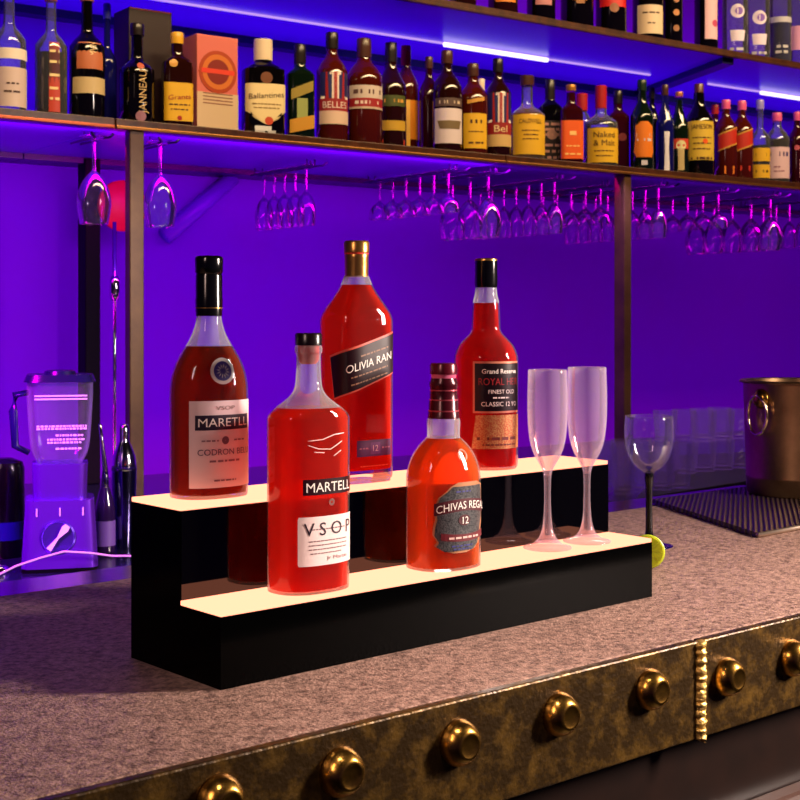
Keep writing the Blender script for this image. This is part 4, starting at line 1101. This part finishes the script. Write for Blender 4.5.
sb(648, 29, -88, 'round', 'black', cK, [('L', .04, .26, .95, (226, 200, 170)), ('B', [(0, .20, 1.1, .012), (0, .12, .5, .01)], DK)], 'black bottle on the top shelf with low cream label', **T)
sb(672, 20, -84, 'round', 'black', cK, [('D', .2, .12, .3, (150, 90, 50)), ('D', .2, .24, .3, (190, 120, 60)), ('D', .2, .34, .3, (170, 100, 50))], 'black bottle on the top shelf with gold spots', **T)
sb(706, 22, -80, 'wine', 'black', cK, [('P', [(.08, -.3, .95), (.5, -.3, .95)], (236, 190, 206)), ('D', .6, .2, .3, (200, 60, 110))], 'dark bottle on the top shelf with pink-white label', **T)
sb(735, 24, -78, 'round', 'clear', cPk, [('D', 0, .32, .55, (236, 220, 250)), ('D', .1, .32, .3, (120, 70, 200)), ('P', [(.10, -.5, .5), (.18, -.6, .6)], (236, 220, 250)), ('B', [(0, .04, 1.2, .02)], SIL)], 'clear bottle on the top shelf with white roundel, left of two', **T)
sb(757, 24, -74, 'round', 'clear', cPk, [('D', 0, .30, .55, (236, 220, 250)), ('D', .1, .30, .3, (120, 70, 200)), ('P', [(.10, -.5, .5), (.18, -.6, .6)], (236, 220, 250)), ('B', [(0, .04, 1.2, .02)], SIL)], 'clear bottle on the top shelf with white roundel, right of two', **T)
sb(780, 21, -70, 'round', 'clear', cW, [('L', .30, .34, 1.1, SIL), ('B', [(0, .12, 1.0, .02), (0, .08, 1.2, .02)], SIL)], 'clear bottle on the top shelf with thin silver band', fill=('blue', .3), **T)
sb(799, 20, -66, 'round', 'clear', cPk, [('L', .12, .30, 1.0, (236, 170, 226))], 'clear bottle with pink label at the right end of the top shelf', **T)
# things behind the first three bottles, high on the left
sb(107, 18, 4, 'squat', 'blue', paint(60, 60, 190, .3), [], 'blue bottle standing back between the copper-labelled bottle and the carton', .20)

# ------------------------------------------------------------------ lights
def area(name, loc, target, sx, sy, col, power, spread=PI):
    l = bpy.data.lights.new(name, 'AREA'); l.shape = 'RECTANGLE'; l.size = sx; l.size_y = sy
    l.color = col; l.energy = power; l.spread = spread
    o = bpy.data.objects.new(name, l); COL.objects.link(o); o.location = loc
    o.rotation_euler = (Vector(target) - Vector(loc)).to_track_quat('-Z', 'Y').to_euler()
    return o
VI = (.22, .02, 1.0); BL = (.12, .02, 1.0)
# unseen violet LEDs, added in front of and behind the shelf, washing the wall and the undersides
def long_area(name, u0, u1, n, z, tn, tz, w, col, power):
    c = SH.at((u0 + u1)/2, n, z); t = SH.at((u0 + u1)/2, tn, tz)
    l = bpy.data.lights.new(name, 'AREA'); l.shape = 'RECTANGLE'; l.size = u1 - u0; l.size_y = w; l.color = col; l.energy = power
    o = bpy.data.objects.new(name, l); COL.objects.link(o); o.location = c
    fw = (t - c).normalized(); x = Vector((SH.u.x, SH.u.y, 0)); zax = -fw; y = zax.cross(x)
    o.matrix_world = Matrix.Translation(c) @ Matrix((x, y, zax)).transposed().to_4x4()
    return o
long_area('wall_wash', .2, 2.9, 3.31, Z1B - .03, 4.06, 1.55, .05, (.98, .0, 1.0), 7.2)
long_area('wall_wash_right', 2.9, 5.8, 3.31, Z1B - .03, 4.06, 1.55, .05, (1.0, .0, .90), 4.0)
long_area('wall_wash_low', .2, 3.0, 3.60, WORK_Z + .03, 4.06, 1.75, .05, (.98, .0, 1.0), 4.0)
long_area('wall_wash_low_right', 3.0, 5.8, 3.60, WORK_Z + .03, 4.06, 1.75, .05, (1.0, .0, .95), 2.3)
long_area('shelf_wash', .3, 5.8, 3.80, Z1T + .02, 3.75, 3.0, .08, (.36, .0, 1.0), 10.5)
long_area('top_wash', .3, 5.8, 3.80, Z2T + .02, 3.9, 3.2, .08, (.30, .0, 1.0), 7)
area('blender_violet_fill', (-1.2, 1.9, 2.1), (-.66, 2.75, 1.12), .3, .3, (.75, .0, 1.0), 4.6, math.radians(42))  # unseen violet fill, added to brighten the blender
c_ = SH.at(3.3, 3.22, Z1B + .01); t_ = SH.at(3.45, 3.0, WORK_Z)
area('tumbler_glint_fill', c_, t_, .10, .06, (.70, .45, 1.0), 1.2, math.radians(110))  # unseen light, added for glints on the tumblers
# warm light over the bar: one lamp from the right, the others added fills
area('bar_lamp', (2.05, 1.62, 1.95), (.45, 1.75, 1.1), .2, .7, (1.0, .80, .69), 37, math.radians(90))
area('bar_fill_left', (-1.2, -.6, 2.6), (.0, 1.5, 1.2), .3, 1.0, (1.0, .66, .56), 2.2, math.radians(60))  # unseen warm fill, added to light the display bottles
area('counter_fill', (.05, .75, 2.7), (.10, 1.28, 1.1), .15, .15, (1.0, .78, .66), .40, math.radians(26))  # unseen light, added to brighten the counter before the display
l = long_area('shelf_fill', .7, 4.8, 2.25, 3.15, 3.35, 2.1, .2, (1.0, .70, .36), 31)  # unseen overhead light, added to warm the shelf bottles
l.data.spread = math.radians(100)

w = bpy.data.worlds.new('bar_night'); SC.world = w; w.use_nodes = True
bg = w.node_tree.nodes['Background']; bg.inputs[0].default_value = (.16, .06, .50, 1); bg.inputs[1].default_value = .06

# ------------------------------------------------------------------ camera and view
cam = bpy.data.cameras.new('camera'); co = bpy.data.objects.new('camera', cam); COL.objects.link(co)
co.location = (0, 0, CZ); co.rotation_euler = (PI/2, 0, 0)
cam.sensor_width = 36.0; cam.lens = 36.0*F/800.0
cam.shift_y = -(400 - H)/800.0
cam.clip_start = .05
cam.dof.use_dof = True; cam.dof.focus_distance = 1.65; cam.dof.aperture_fstop = 22
SC.camera = co
SC.view_settings.view_transform = 'Standard'; SC.view_settings.look = 'None'
SC.view_settings.exposure = 0.0; SC.view_settings.gamma = 1.0; SC.view_settings.use_curve_mapping = False
SC.cycles.max_bounces = 10; SC.cycles.transparent_max_bounces = 40; SC.cycles.diffuse_bounces = 3; SC.cycles.glossy_bounces = 4
SC.cycles.sample_clamp_indirect = 6.0
SC.cycles.use_denoising = True
# square the whole place up with the shelves
TURN = Matrix.Rotation(-SH.rz, 4, 'Z')
for o in list(SC.objects):
    if o.parent is None: o.matrix_basis = TURN @ o.matrix_basis
